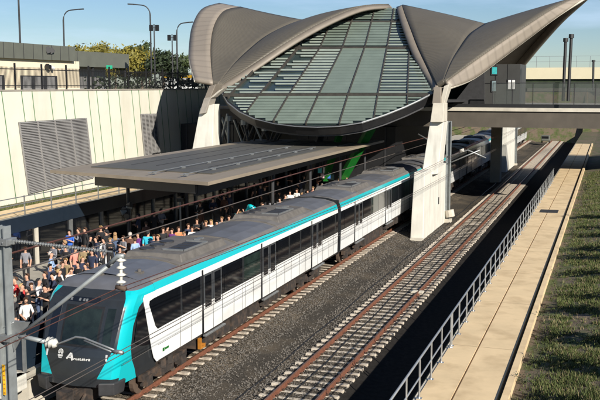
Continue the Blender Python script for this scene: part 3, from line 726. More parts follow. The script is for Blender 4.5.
cl = empty('roof_column', (-30.0, 64, 0), 0, 'pale concrete roof column rising behind the platform canopy under the left roof wing', 'column')
m2_ = Vector((-30, 64, 0)); cq = lambda x, y, Y=61: atY(x, y, Y)-m2_
quadcol((188, 172), (211.5, 172), (200, 108), (213.5, 104), 1.6, 1.2, 'shaft', M['concwhite'], cl, 60.6, cq)
quadcol((199, 114), (205, 113), (204, 98), (211, 97), 1.3, 1.0, 'shaft_head', M['conccap'], cl, 60.6, cq)
quadcol((204, 99), (210, 98), (209, 86), (216, 84), 1.0, 1.4, 'capital', M['rooftan'], cl, 61, cq)
quadcol((207, 100), (213, 97), (219, 90), (224, 88), .8, .8, 'branch', M['conc'], cl, 61, cq)
m = MB(); m.loft([[(-30.6, 60.4, -.5), (-29.5, 60.4, -.5), (-29.5, 66, -.5), (-30.6, 66, -.5)], [(-30.6, 60.4, 3.4), (-29.5, 60.4, 3.4), (-29.5, 66, 3.4), (-30.6, 66, 3.4)]]); m.v = [tuple(Vector(v)-m2_) for v in m.v]; m.build('pier_wall', M['concwhite'], cl)
# back columns, mirrored behind the ridge
for x, l in ((-11.3, 'rear roof column behind the footbridge on the train side'), (-30, 'rear left roof column hidden behind the concourse')):
    o = one('roof_column', M['conc'], None, 'box', x-.5, x+.5, 2*RIDGE-YB-1, 2*RIDGE-YB+.6, -.5, 9.4); tag(o, l, 'column')

# struts under the glass
STG = 'steel struts under the roof vault'
for i, (a, c, wd, m_, l) in enumerate([((343, 178), (371, 128), .75, 'greensteel', 'broad bright green raking strut above the train roof'), ((304, 190), (322, 130), .5, 'dark', 'dark raking strut left of the green strut'),
        ((325, 180), (341, 130), .45, 'greensteel', 'narrow dark green strut beside the broad green one')]):
    P, Q = atY(*a, 66), atY(*c, 64); o = one('raking_strut', M[m_], None, 'bar', P, Q, wd, .3); tag(o, l, 'strut')
lt = empty('lattice_frame', atY(240, 140, 66), 0, 'dark lattice of thin crossed steel tubes right of the left roof column', 'lattice'); L0 = lt.location
rnd = random.Random(11)
for k in range(30):
    x = 215+rnd.random()*62; top = 113+ (x-215)*.22; lean = rnd.choice([-12, -8, 0, 9, 14])
    Y_ = 64+rnd.random()*5
    m = MB(); m.tube([atY(x, 152, Y_)-L0, atY(x+lean, top, Y_)-L0], .07+.06*rnd.random(), 6); m.build('tube', M['dark'] if k % 3 else M['mast'], lt)
for x, y in ((229, 118), (244, 122), (265, 128)):
    m = MB(); m.tube([atY(x, y-2, 64)-L0, atY(x, y+3, 64)-L0], .28, 8); m.build('joint', M['mast'], lt)

# ------------------------------------------------------------------ bridge / concourse
BY0, BY1 = 75.0, 100.0
dk = atY(520, 108, BY0).z; bt = 6.35
br = empty('concourse_bridge', (-10, BY0, bt), 0, 'dark concrete concourse bridge with pale deck edge and glass parapet crossing the tracks', 'bridge')
OB = (10, -BY0, -bt)
def bb(name, m_, *a):
    m = MB(); m.box(*a); m.v = [tuple(Vector(v)+Vector(OB)) for v in m.v]; return m.build(name, m_, br)
bb('beam', M['beam'], -34, 1.2, BY0, BY0+.6, bt, dk-.28); bb('beam', M['beam'], 1.2, 30, 84.4, 85, bt, dk-.28); bb('beam', M['beam'], -34, 30, BY1-.6, BY1, bt, dk-.28)  # unseen right-hand beam and deck are set back to shift their shade on the footpath
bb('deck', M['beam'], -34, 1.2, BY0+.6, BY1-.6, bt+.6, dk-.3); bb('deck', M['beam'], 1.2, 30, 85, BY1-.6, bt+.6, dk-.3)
bb('deck_edge', M['conc'], -15.5, 1.2, BY0-.15, BY0+.3, dk-.27, dk+.02)
bb('deck_floor', M['conccap'], -34, 1.2, BY0+.3, BY1, dk-.29, dk-.02); bb('deck_floor', M['conccap'], 1.2, 30, 84.6, BY1, dk-.29, dk-.02)
bb('kickplate', M['black'], -15.3, 1.2, BY0+.15, BY0+.28, dk+.02, dk+.3)
M['parapet'] = mat('parapet_glass', (.09, .10, .095), .08, var=.1, spec=.7, alpha=.32)
x = -9.2
while x < 0:
    bb('glass_panel', M['parapet'], x+.03, x+1.57, BY0+.2, BY0+.225, dk+.3, dk+2.0)
    x += 1.6
x = -9.2
while x < 1.3: bb('post', M['dark'], x-.025, x+.025, BY0+.17, BY0+.26, dk+.3, dk+2.02); x += 1.6
bb('parapet_rail', M['dark'], -9.2, 1.2, BY0+.16, BY0+.26, dk+2.0, dk+2.05)
x = -4.0
while x < 28:
    bb('glass_panel', M['parapet'], x+.03, x+1.57, BY1-.4, BY1-.37, dk, dk+1.6); x += 1.6
# dark room under the right wing, with ticket screens
rm = empty('concourse_kiosk', (-8, 78, dk), 0, 'dark grey kiosk room on the bridge under the right roof wing', 'kiosk')
a = atY(450, 106, 77); c = atY(483, 62, 77); d = atY(520, 66, 77)
def loc_(P): return Vector(P)-Vector((-8, 78, dk))
m = MB(); m.poly([loc_(atY(452, 105, 77)), loc_(atY(484, 105, 77)), loc_(atY(484, 68, 77)), loc_(atY(470, 82, 77))], Vector((0, 6, 0))); m.build('side_wall', M['dark'], rm)
m = MB(); q0, q1 = loc_(atY(484, 100, 78)), loc_(atY(521, 64, 78)); m.box(q0.x, q1.x, -.5, 5, .02, q1.z); m.build('wall', mat('kiosk_panel', (.045, .045, .043), .5, var=.15, vscale=1), rm)
m = MB()
for t in (.33, .66): xx = q0.x+(q1.x-q0.x)*t; m.box(xx-.02, xx+.02, -.53, -.5, .02, q1.z)
m.box(q0.x, q1.x, -.53, -.5, q1.z*.55, q1.z*.55+.05); m.build('panel_joints', M['black'], rm)
def screen(x0, y0, x1, y1, m_, l, split=False):
    P, Q = atY(x0, y1, 77.4), atY(x1, y0, 77.4); o = empty('info_screen', P, 0, l, 'screen')
    m = MB(); m.box(-.08, Q.x-P.x+.08, .03, .1, -.08, Q.z-P.z+.08); m.build('frame', M['dark'], o)
    if split:
        w2 = (Q.x-P.x)/2
        m = MB(); m.box(0, w2-.05, 0, .03, 0, Q.z-P.z); m.build('display', m_, o); m = MB(); m.box(w2+.05, 2*w2, 0, .03, 0, Q.z-P.z); m.build('display', m_, o)
    else:
        m = MB(); m.box(0, Q.x-P.x, 0, .03, 0, Q.z-P.z); m.build('display', m_, o)
screen(508, 80, 515, 89, M['screenw'], 'bright white twin-panel screen on the kiosk wall', True)
screen(492, 81, 496, 91, mat('grey_screen', (.22, .3, .32), .3), 'tall grey-blue poster screen left of the white one')
screen(492, 67, 497, 74, M['screenc'], 'small cyan and white screen above the grey-blue poster')
# things on the bridge deck behind the glass
def cab(x0, x1, y0, y1, Y, m_, name, l, cat):
    P, Q = atY(x0, y1, Y), atY(x1, y0, Y); o = one(name, m_, None, 'box', P.x, Q.x, Y, Y+.8, dk, Q.z); tag(o, l, cat)
for x0, x1, y0, y1, l in ((-25.6, -17.0, 74, 98, 'dark block added on the platform to darken the space under the roof'), (-36.9, -31.2, 74, 99, 'dark block added on the left footpath to darken the space beneath the concourse')):
    o = empty('darkening_block', (x0, y0, 1.1), 0, l, 'building'); m = MB(); m.box(0, x1-x0, 0, y1-y0, 0, 5.2); m.build('wall', M['black'], o)  # black blocks added so the view under the roof reads dark
    m = MB()
    for k in range(5): xx = (x1-x0)*(k+.5)/5; m.box(xx-.05, xx+.05, -.06, 0, 0, 5.2)
    m.build('mullions', M['dark'], o)
# masts
def dmast(x0, y0, x1, y1, Y, l):
    P, Q = atY(x1, y1, Y), atY(x0, y0, Y); o = empty('light_mast', P, 0, l, 'mast', 'slim black masts on the bridge')
    m = MB(); m.tube([(0, 0, 0), Q-P], .12, 8); m.build('pole', M['black'], o); m = MB(); m.tube([(Q-P)*.94, (Q-P)], .2, 8); m.build('lamp_head', M['black'], o)
dmast(571.5, 34, 568, 101, 74.4, 'slim black mast on the bridge edge, right of a close pair')
dmast(565.8, 38, 563, 101, 75.8, 'slim black mast on the bridge edge, left of a close pair')
dmast(593.5, 60, 593, 90, 110, 'short thin mast farther back at the right edge')
# far bridge piers
for P, l in ((113, 'pale concrete bridge pier wall beyond the shaded stretch of track'), (150, 'farthest pale bridge pier beside the curved track end')):
    if P == 113: o = one('bridge_pier', M['concwhite'], None, 'box', -12.3, -11.45, 108, 119, -.5, 8); tag(o, l, 'pier')

# overpass far
ov = empty('road_overpass', (0, 175, 6), 0, 'distant cream road overpass with a wire fence, seen above the bridge glass', 'overpass')
m = MB(); m.box(-60, 80, 0, 12, 5.0, 7.1); m.build('parapet', mat('far_cream', (.58, .52, .36), .8, var=.06, vscale=.3), ov)
m = MB(); m.box(-60, 80, .5, 12, 3.3, 5.0); m.build('deck', M['leafd'], ov)
m = MB(); m.box(-60, -16, .2, 11, -8, 3.3); m.box(-3, 80, .2, 11, -8, 3.3); m.build('abutment', M['beam'], ov)
m = MB()
for k in range(50): x = -40+k*2.4; m.bar((x, 1, 7.1), (x, 1, 9.2), .07)
m.bar((-40, 1, 8.2), (80, 1, 8.2), .05); m.bar((-40, 1, 9.2), (80, 1, 9.2), .05); m.build('fence', M['steel'], ov)
for k, x in enumerate((-52, -44, -36, -30, 8, 15)):
    tree('gum_tree', (x, 215+k*3, 8.6), 5.5+k % 3, 4.5, M['leafm'], ['leftmost distant gum tree', 'second distant gum tree', 'third distant gum tree', 'distant gum tree nearest the track'][k] + ' beyond the overpass' if k < 4 else 'distant gum tree beyond the overpass far to the right', 'tree', 'gum trees beyond the overpass', seed=70+k, n_=500, leaf=.5) if k < 5 else None
# right-side dark hoarding and container shapes under the bridge
# small vehicle / hut under the bridge at the track end
ht = empty('track_trolley', (-10.6, 160, 0), 0, 'small white maintenance trolley standing on the far end of the track', 'trolley')
bevel(one('body', M['bldggrey'], ht, 'box', -.5, .9, -1, 1, .4, 1.3), .1); one('windscreen', M['glassb'], ht, 'box', -.35, .75, -1.03, -1.0, .8, 1.2)
for x in (-.4, .8):
    m = MB(); m.tube([(x-.08, 0, .3), (x+.08, 0, .3)], .32, 12); m.build('wheel', M['black'], ht)

# ------------------------------------------------------------------ platform canopy
CZ = 5.5
tip = atZ(50, 170, CZ); cor = atZ(208, 182, CZ); far = atZ(378, 140, CZ); bk = Vector((tip.x, far.y-2, CZ)); far = Vector((cor.x, far.y, CZ))
cn_ = empty('platform_canopy', (cor.x-5, cor.y+10, CZ), 0, 'large flat platform canopy with pale border and dark ribbed top', 'canopy'); OC = Vector(cn_.location)
cc = lambda p: Vector(p)-OC
nose = Vector((tip.x+.5, tip.y-.3, CZ))
m = MB(); m.poly([cc(p) for p in (tip, cor, far, bk)], Vector((0, 0, -.16))); m.build('roof_border', M['lam'], cn_)
a0 = cc(Vector((tip.x+1.2, tip.y+1.9, CZ+.004))); a1 = cc(Vector((cor.x-1.25, cor.y+3.2, CZ+.004))); a2 = cc(Vector((cor.x-1.25, far.y-3.5, CZ+.004))); a3 = cc(Vector((tip.x+1.2, far.y-3.5, CZ+.004)))
m = MB(); m.poly([a0, a1, a2, a3], Vector((0, 0, .05))); m.build('roof_panel', M['canopydark'], cn_)
m = MB()
for t in (.2, .4, .6, .8):
    x = a0.x+(a1.x-a0.x)*t; m.box(x-.02, x+.02, a0.y+1.5, a2.y, .05, .075)
m.build('roof_seam', M['dark'], cn_)
for P0, P1 in (((148, 173), (285, 146)), ((180, 175), (312, 147))):
    A_, B_ = atZ(*P0, CZ+.14), atZ(*P1, CZ+.14); B_.x = A_.x
    m = MB(); m.tube([cc(A_), cc(B_)], .022, 6); o = m.build('safety_rail', M['steel'], cn_)
    k = 0
    while A_.y+.6+k*3.1 < B_.y:
        y = A_.y+.6+k*3.1; mm = MB(); mm.box(A_.x-OC.x-.1, A_.x-OC.x+.1, y-OC.y-.07, y-OC.y+.07, .055, .16); mm.build('bracket', M['steel'], o); k += 1
fa = Vector((tip.x+2.1, tip.y+.25, CZ-.16)); m = MB()
m.poly([cc(fa+Vector((0, .5, 0))), cc(cor+Vector((-.9, .55, -.16))), cc(cor+Vector((-.9, .55, -.62))), cc(fa+Vector((0, .5, -.62)))], Vector((0, .25, 0))); m.build('fascia_box', M['black'], cn_)
m = MB(); m.poly([cc(cor+Vector((-.9, .85, -.17))), cc(far+Vector((-.9, -1, -.17))), cc(far+Vector((-.9, -1, -.6))), cc(cor+Vector((-.9, .85, -.75)))], Vector((-.2, 0, 0))); m.build('fascia_box', M['black'], cn_)
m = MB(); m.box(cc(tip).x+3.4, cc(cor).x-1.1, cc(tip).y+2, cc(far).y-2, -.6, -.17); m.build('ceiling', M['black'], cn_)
for k in range(5):
    for x in (-24.2, -18.6):
        if k == 0 and x > -20: continue
        y = tip.y+3.5+k*7; m = MB(); m.tube([(x-OC.x, y-OC.y, 1.1-CZ), (x-OC.x, y-OC.y, -.5)], .1, 10); m.build('post', M['dark'], cn_)
pt = empty('speaker_cluster', (-24.2, tip.y+3.3, 3.4), 0, 'dark cluster of speakers and cameras on the front canopy post', 'speakers')
for k in range(5):
    a = k*1.3; m = MB(); m.tube([(0, 0, -.1*k), (.28*math.cos(a), .28*math.sin(a), .05-.15*k)], [.05, .16], 8); m.build('horn', M['mast'] if k % 2 else M['dark'], pt)
# platform poles (visible thin posts)
PGp = 'thin grey posts on the platform'
for x, y, l in ((180, 200, 'first thin grey post behind the crowd, left of three'), (197, 203, 'second thin grey post behind the crowd, middle of three'), (212, 201, 'third thin grey post behind the crowd, right of three'), (45, 226, None)):
    if l is None: continue
    T = atX(x, y, -23.5); o = empty('platform_post', (T.x, T.y, 1.1), 0, l, 'post', PGp)
    m = MB(); m.tube([(0, 0, 0), (0, 0, T.z-1.1)], .06, 8); m.build('pole', M['mast'], o); m = MB(); m.box(-.15, .15, -.15, .15, T.z-1.2, T.z-1.0); m.build('head', M['dark'], o)
# hanging signs
def hang(x, y, w_, h_, m_, l):
    P = atX(x, y, -20.5); o = empty('hanging_sign', P, 0, l, 'sign', 'small bright signs hanging under the canopy end')
    m = MB(); m.box(-w_/2, w_/2, -.06, .06, -h_/2, h_/2); m.build('board', m_, o)
    m = MB(); m.box(-w_/2-.06, w_/2+.06, -.04, .08, -h_/2-.05, -h_/2); m.build('frame', M['dark'], o)
    mm = MB(); mm.tube([(0, 0, h_/2), (0, 0, h_/2+.9)], .03, 6); mm.build('hanger', M['dark'], o)
hang(325.5, 170, .6, .42, M['screenw'], 'white hanging sign, uppermost of the cluster by the green strut')
hang(320, 170.5, .3, .35, M['screenc'], 'small green hanging sign left of the uppermost white one')
hang(326.5, 175.5, .6, .42, M['screenb'], 'blue hanging sign beneath the white one')
hang(322.5, 175.5, .25, .38, mat('pink_screen', (.6, .4, .42), .5), 'pale pink hanging sign left of the blue one')
hang(331, 177, .5, .42, mat('tealdark', (.1, .22, .22), .5), 'dull teal hanging sign right of the blue one')

# ------------------------------------------------------------------ the train
TX = -14.65
tr = empty('passenger_train', (TX, 22.1, 0), 0, 'white, turquoise and charcoal metro train standing at the platform', 'train')
RINGH = [(0, 1.0), (1.40, 1.0), (1.47, 1.12), (1.5, 2.16), (1.5, 3.19), (1.485, 3.40), (1.41, 3.62), (1.27, 3.74), (.8, 3.86), (0, 3.92)]
RM = [3, 3, 0, 1, 0, 2, 4, 4, 4]
def carbody(y0, y1):
    half = RINGH; ring = [(x, z) for x, z in half] + [(-x, z) for x, z in half[-2:0:-1]]
    mats_ = RM + RM[::-1]; m = MB(); n_ = len(ring)
    for j in range(n_):
        a, c = ring[j], ring[(j+1) % n_]
        m.add([(a[0], y0, a[1]), (c[0], y0, c[1]), (c[0], y1, c[1]), (a[0], y1, a[1])], [(0, 1, 2, 3)], mats_[j] if j < len(mats_) else 0)
    m.add([(x, y0, z) for x, z in ring], [tuple(range(n_))], 5); m.add([(x, y1, z) for x, z in ring], [tuple(range(n_))], 5)
    o = m.build('train_car', [M['white'], M['glassb'], M['turq'], M['under'], M['roofgrey'], M['traindark']], tr)
    return o
M['doorgrey'] = mat('door_grey', (.06, .065, .07), .35, var=.1)
def roof_unit(y, car):
    m = MB(); zt = 4.02
    m.loft([[(-1.15, y-1.9, 3.76), (1.15, y-1.9, 3.76), (1.15, y+1.9, 3.76), (-1.15, y+1.9, 3.76)], [(-1.02, y-1.75, zt), (1.02, y-1.75, zt), (1.02, y+1.75, zt), (-1.02, y+1.75, zt)]])
    o = bevel(m.build('roof_unit', M['roofbrown'], car), .03)
    for k in range(4):
        mm = MB(); mm.box(.12, .8, y-1.1+k*.42, y-.78+k*.42, zt+.002, zt+.03); mm.build('grille', M['dark'], car)
    mm = MB(); mm.box(.05, .88, y-1.2, y-1.16, zt, zt+.06); mm.box(.05, .88, y+.66, y+.7, zt, zt+.06); mm.box(.86, .9, y-1.2, y+.7, zt, zt+.06); mm.build('grille_frame', M['steel'], car)
    for k in range(3):
        mm = MB(); mm.tube([(-.55, y-1.2+k*.75, zt), (-.55, y-1.2+k*.75, zt+.05)], .26, 16); mm.build('fan', M['dark'], car)
    for k in range(2):
        mm = MB(); mm.box(.2, .4, y+1.0+k*.3, y+1.15+k*.3, zt, zt+.05); mm.build('roof_bracket', M['steel'], car)
def bogie(y, car):
    m = MB()
    for s in (-1, 1):
        m.box(s*1.05-.09, s*1.05+.09, y-1.55, y+1.55, .5, .72); m.box(s*1.05-.13, s*1.05+.13, y-.5, y+.5, .35, .62)
        for d in (-1.2, 1.2): m.box(s*1.08-.12, s*1.08+.12, y+d-.2, y+d+.2, .3, .62)
        m.tube([(s*1.15, y-.25, .6), (s*1.15, y-.25, .95)], .12, 8); m.tube([(s*1.15, y+.25, .6), (s*1.15, y+.25, .95)], .12, 8)
    m.box(-1, 1, y-.2, y+.2, .5, .9); m.build('bogie_frame', M['under'], car)
    for d in (-1.2, 1.2):
        for s in (-1, 1):
            w_ = MB(); w_.tube([(s*.68, y+d, .42), (s*.82, y+d, .42)], .42, 18); w_.tube([(s*.82, y+d, .42), (s*.9, y+d, .42)], .14, 10); w_.build('wheel', M['rustdust'], car)
def car_details(y0, y1, car, front=False):
    L = y1-y0; doors = [y0+L*f for f in ((.29, .545, .84) if front else (.165, .5, .835))]
    for s in (1, -1):
        for d in doors:
            m = MB(); x0, x1 = (1.497, 1.512) if s > 0 else (-1.512, -1.497)
            a = MB(); a.box(x0, x1, d-.80, d+.80, 1.13, 2.17); a.build('door', M['white'], car)
            a = MB()
            xa, xb = (x1, x1+.004) if s > 0 else (x0-.004, x0)
            a.box(xa, xb, d-.9, d-.79, 1.08, 3.38); a.box(xa, xb, d-.012, d+.012, 1.13, 2.17); a.box(xa, xb, d+.79, d+.82, 1.13, 2.17); a.build('door_seal', M['black'], car)
            for t in (-.4, .4):
                a = MB(); a.box(xa, xb, d+t-.27, d+t+.27, 2.0, 3.12); a.build('door_window', M['glassb'], car)
                a = MB(); a.box(xa-.001, xb-.001, d+t-.37, d+t+.37, 2.17, 3.19); a.build('door_frame', M['doorgrey'], car)
            a = MB(); xc_ = (1.5, 1.62) if s > 0 else (-1.62, -1.5); a.box(*xc_, d-.85, d+.85, 1.02, 1.07); a.build('threshold', M['steel'], car)
            a = MB(); a.box(min(s*1.3, s*1.45), max(s*1.3, s*1.45), d-.6, d+.7, .72, 1.0); a.build('step_box', M['under'], car)
        edges = [y0+.5+(1.8 if front else 0)] + sum([[d-.95, d+.95] for d in doors], []) + [y1-.5]
        for a_, c_ in zip(edges[::2], edges[1::2]):
            w_ = c_-a_
            if w_ < .8: continue
            n_ = max(1, round(w_/1.7))
            for k in range(n_):
                m = MB(); u0, u1 = a_+w_*k/n_+.09, a_+w_*(k+1)/n_-.09; xs_ = (1.503, 1.510) if s > 0 else (-1.510, -1.503)
                m.box(*xs_, u0, u1, 2.24, 3.12); m.build('window', M['glassg'] if (k+int(a_)) % 4 == 0 else M['glassb'], car)
                m = MB(); xs_ = (1.498, 1.506) if s > 0 else (-1.506, -1.498); m.box(*xs_, u1, u1+.18, 2.17, 3.18); m.build('window_pillar', M['traindark'], car)
    m = MB()
    for s in (-1, 1):
        xs_ = (1.483, 1.4905) if s > 0 else (-1.4905, -1.483)
        m.box(*xs_, y0+.1, y1-.1, 1.62, 1.632)
    m.build('body_seam', M['roofbrown'], car)
    for d in doors:
        for q in (-2.6, -1.75, 1.9, 2.75):
            if y0+2.6 < d+q < y1-.5:
                m = MB(); m.box(1.4995, 1.5035, d+q, d+q+.014, 1.14, 2.16); m.build('panel_joint', M['roofbrown'], car)
    for f in (.30, .73) if front else (.25, .72): roof_unit(y0+L*f, car)
    # blue-grey roof membranes and curved joints
    for a_, c_ in ((y0+.3 if not front else y0+1.7, y0+L*.19), (y0+L*.42, y0+L*.60), (y0+L*.84, y1-.2)):
        m = MB(); hs = [(x, z) for x, z in RINGH[6:]]; hs = hs+[(-x, z) for x, z in hs[-2::-1]]
        m.loft([[(x*.985, a_, z+.012) for x, z in hs], [(x*.985, c_, z+.012) for x, z in hs]], closed=False); m.build('roof_sheet', M['roofblue'], car)
    for yy_ in (y0+L*.195, y0+L*.41, y0+L*.61, y0+L*.835):
        m = MB(); hs = [(x, z) for x, z in RINGH[6:]]; hs = hs+[(-x, z) for x, z in hs[-2::-1]]
        m.tube([(x*.98, yy_, z+.02) for x, z in hs], .035, 5); m.build('roof_joint', M['roofbrown'], car)
    for f in (.16, .84): bogie(y0+L*f if not front else y0+(3.4 if f < .5 else L-3.6), car)
    m = MB(); rnd_ = random.Random(int(y0))
    y = y0+5.6
    while y < y1-6:
        wv_ = rnd_.uniform(.6, 1.8); m.box(-1.2, 1.28, y, y+wv_, rnd_.uniform(.35, .55), 1.0); y += wv_+rnd_.uniform(.1, .4)
    m.build('equipment_box', M['under'], car)
LY = lambda y: y-22.1
cy = 44.65
# first car
c1 = carbody(LY(24.45), LY(44.3)); car_details(LY(22.3), LY(44.3), c1, True)
m = MB(); m.box(1.3, 1.42, 5.7, 5.78, .55, .95); m.box(1.3, 1.42, 5.78, 6.0, .55, .62); m.box(1.3, 1.42, 6.0, 6.08, .55, .95); m.build('orange_bracket', M['orange'], c1)
for k in range(1, 6):
    y0 = 44.3+.55+(k-1)*22.1; c_ = carbody(LY(y0), LY(y0+21.55)); car_details(LY(y0), LY(y0+21.55), c_)
    m = MB(); m.box(-1.3, 1.36, LY(y0-.54), LY(y0-.01), .95, 3.72)
    for t in range(5): m.box(-1.36, 1.4, LY(y0-.5+t*.1), LY(y0-.47+t*.1), .95, 3.78)
    m.build('gangway', M['black'], tr)
# cab
ZL = [.95, 1.1, 1.2, 1.3, 1.45, 1.6, 1.8, 2.0, 2.3, 2.6, 2.9, 3.1, 3.2, 3.3, 3.36, 3.42, 3.5, 3.6, 3.67, 3.74, 3.84, 3.9]
def lerp_tab(T, z):
    for (a, A), (b_, B) in zip(T, T[1:]):
        if a <= z <= b_: return A+(B-A)*(z-a)/(b_-a)
    return T[0][1] if z < T[0][0] else T[-1][1]
YF = [(.9, .0), (1.25, .04), (2.0, .25), (2.6, .48), (3.2, .78), (3.42, .98), (3.6, 1.22), (3.74, 1.5), (3.84, 1.85), (3.9, 2.2)]
HW = [(.9, 1.40), (1.12, 1.42), (1.6, 1.46), (2.0, 1.5), (3.19, 1.5), (3.4, 1.485), (3.6, 1.41), (3.74, 1.27), (3.84, .92), (3.9, .3)]
WD = [(.9, .95), (1.25, .80), (1.6, .52), (2.0, .32), (2.6, .24), (3.1, .30), (3.2, .42), (3.32, .75), (3.42, 1.3), (3.9, 1.3)]
FL = [(.9, .66), (1.2, .58), (1.6, .40), (2.0, .22), (2.6, .17), (3.2, .17), (3.42, .2), (3.6, .3), (3.9, .25)]
def plan(z):
    f, h, wd = lerp_tab(YF, z), lerp_tab(HW, z), lerp_tab(WD, z)
    back = LY(24.5); A_ = min(f+.28+wd, back-.01)
    fl = 0.0
    return [(h, back), (h, A_), (h, min(f+.30, back-.02)), (h-.05, f+.14), (h-.12, f+.05), (h-lerp_tab(FL, z), f-.02*(lerp_tab(FL, z)>.3)), (0, f-.10)]
m = MB(); rings = []
for z in ZL:
    p = plan(z); p = [(x*(1-.10*max(0, 1-y/1.5)), y) for x, y in p]; full = p + [(-x, y) for x, y in p[-2::-1]]; rings.append([(x, y, z) for x, y in full])
n_ = len(rings[0])
for i in range(len(rings)-1):
    for j in range(n_-1):
        q = min(j, n_-2-j); z = ZL[i]
        turq = q in ((1, 2, 3, 4) if z < 1.95 or z > 3.15 else (1, 2, 3) if j < n_/2 else (1,)) and .95 <= z < 3.6
        if z >= 3.42 and q == 0: turq = z < 3.5
        if z < 1.2 and q in (2, 3, 4): turq = False
        m.add([rings[i][j], rings[i][j+1], rings[i+1][j+1], rings[i+1][j]], [(0, 1, 2, 3)], 1 if turq else (2 if z >= 3.6 else 0))
m.add(rings[-1], [tuple(range(n_))], 2); m.add(rings[0], [tuple(range(n_))], 0)
cab = m.build('cab', [M['traindark'], M['turq'], M['roofblue']], tr)
bmm = bmesh.new(); bmm.from_mesh(cab.data); bmesh.ops.remove_doubles(bmm, verts=bmm.verts, dist=.001); bmm.to_mesh(cab.data); bmm.free()
cab.data.polygons.foreach_set('use_smooth', [True]*len(cab.data.polygons))
cab.data.set_sharp_from_angle(angle=R(32)) if hasattr(cab.data, 'set_sharp_from_angle') else None
M['screenglass'] = mat('windscreen_glass', (.008, .011, .011), .08, var=.6, vscale=1.2, spec=.6, col2=(.02, .03, .027))
def fp(u, z, off=.01):
    f = lerp_tab(YF, z); return Vector((u, f-.10*(1-abs(u)/1.2)-off, z))
def fpoly(name, pts, m_, par=cab, off=.012, mi=0):
    m = MB(); P = [fp(u, z, off) for u, z in pts]; m.poly(P, Vector((0, .03, 0))); return m.build(name, m_, par)
def fquad(name, u0, u1, z0, z1, m_, off=.012, nu=4):
    m = MB(); m.loft([[fp(u0+(u1-u0)*i/nu, z, off) for i in range(nu+1)] for z in (z0, (z0+z1)/2, z1)], closed=False); o = m.build(name, m_, cab); s = o.modifiers.new('s', 'SOLIDIFY'); s.thickness = .01; return o
fquad('windscreen', -.55, .62, 2.12, 3.12, M['screenglass']); fquad('windscreen_surround', -.62, .69, 2.05, 3.19, M['black'], .006)
fquad('side_windscreen', .80, 1.06, 2.05, 3.15, M['screenglass'], .012, 2); fquad('side_windscreen', -1.06, -.78, 2.05, 3.15, M['glassb'], .012, 2)
fquad('destination_display', -.72, .45, 3.27, 3.40, M['glassb'], .012)
for u in (-.55, -.25, -.1, .0): fquad('display_letter', u, u+.06, 3.30, 3.37, M['steel'], .026, 1)
# emblem, letter and small lettering on the nose
def disc(u, z, r_):
    m = MB(); m.poly([fp(u+r_*math.cos(t*math.pi/8), z+r_*math.sin(t*math.pi/8), .012) for t in range(16)], Vector((0, .02, 0))); return m
em = MB()
for t in range(7):
    a = R(-10+t*33.3); c0 = fp(-.52+.05*math.cos(a), 1.86+.055*math.sin(a), .014)
    em.poly([fp(-.52+.05*math.cos(a)+.04*math.cos(q*math.pi/4), 1.86+.055*math.sin(a)+.04*math.sin(q*math.pi/4), .014) for q in range(8)], Vector((0, .02, 0)))
em.poly([fp(-.61, 1.79, .015), fp(-.43, 1.79, .015), fp(-.44, 1.74, .015), fp(-.60, 1.74, .015)], Vector((0, .02, 0)))
em.poly([fp(-.59, 1.725, .015), fp(-.45, 1.725, .015), fp(-.47, 1.69, .015), fp(-.57, 1.69, .015)], Vector((0, .02, 0)))
em.build('flower_emblem', M['whitemetal'], cab)
lm = MB()
def stroke(u0, z0, u1, z1, w_): a, c = fp(u0, z0, .015), fp(u1, z1, .015); lm.bar(a, c, w_, .02, up=(0, 1, 0))
stroke(-.28, 1.70, -.14, 1.87, .05); stroke(-.14, 1.87, -.07, 1.67, .06); stroke(-.25, 1.745, -.08, 1.745, .03)
rl_ = random.Random(4)
for i in range(8):
    u = -.02+i*.068; h_ = .05+.015*rl_.random()
    for k in range(rl_.choice([1, 2, 2])): lm.bar(fp(u+k*.03, 1.69, .015), fp(u+k*.03+.004, 1.69+h_, .015), .016, .02, up=(0, 1, 0))
    z_ = rl_.choice([1.70, 1.715, 1.73]); lm.bar(fp(u, z_, .015), fp(u+.04, z_, .015), .02, .02, up=(0, 1, 0))
lm.build('nose_lettering', M['whitemetal'], cab)
# corner shoes, coupler, headlights
for s in (-1, 1):
    m = MB(); m.loft([[(s*.88, -.12, .72), (s*1.30, .1, .72), (s*1.36, .55, .72), (s*.9, .45, .72)], [(s*.88, -.14, 1.12), (s*1.32, .05, 1.12), (s*1.40, .62, 1.12), (s*.9, .45, 1.12)]]); bevel(m.build('corner_skirt', M['dark'], cab), .04)
    m = MB(); m.poly([fp(s*.98, 1.9, .02), fp(s*1.04, 1.9, .02), fp(s*1.03, 1.72, .02), fp(s*.99, 1.72, .02)], Vector((0, .02, 0))); m.build('headlight', mat('lamp_glass', (.5, .5, .5), .2) if s < 0 else bpy.data.materials['lamp_glass'], cab)
m = MB(); m.tube([(0, -.5, .72), (0, .9, .72)], .12, 8); m.box(-.2, .2, -.62, -.35, .5, .92); m.tube([(-.35, -.1, .5), (-.35, .2, .8)], .05, 6); m.tube([(.3, -.15, .45), (.3, .3, .8)], .05, 6); m.box(-.5, .5, .1, .5, .45, .9); m.build('coupler', M['under'], cab)
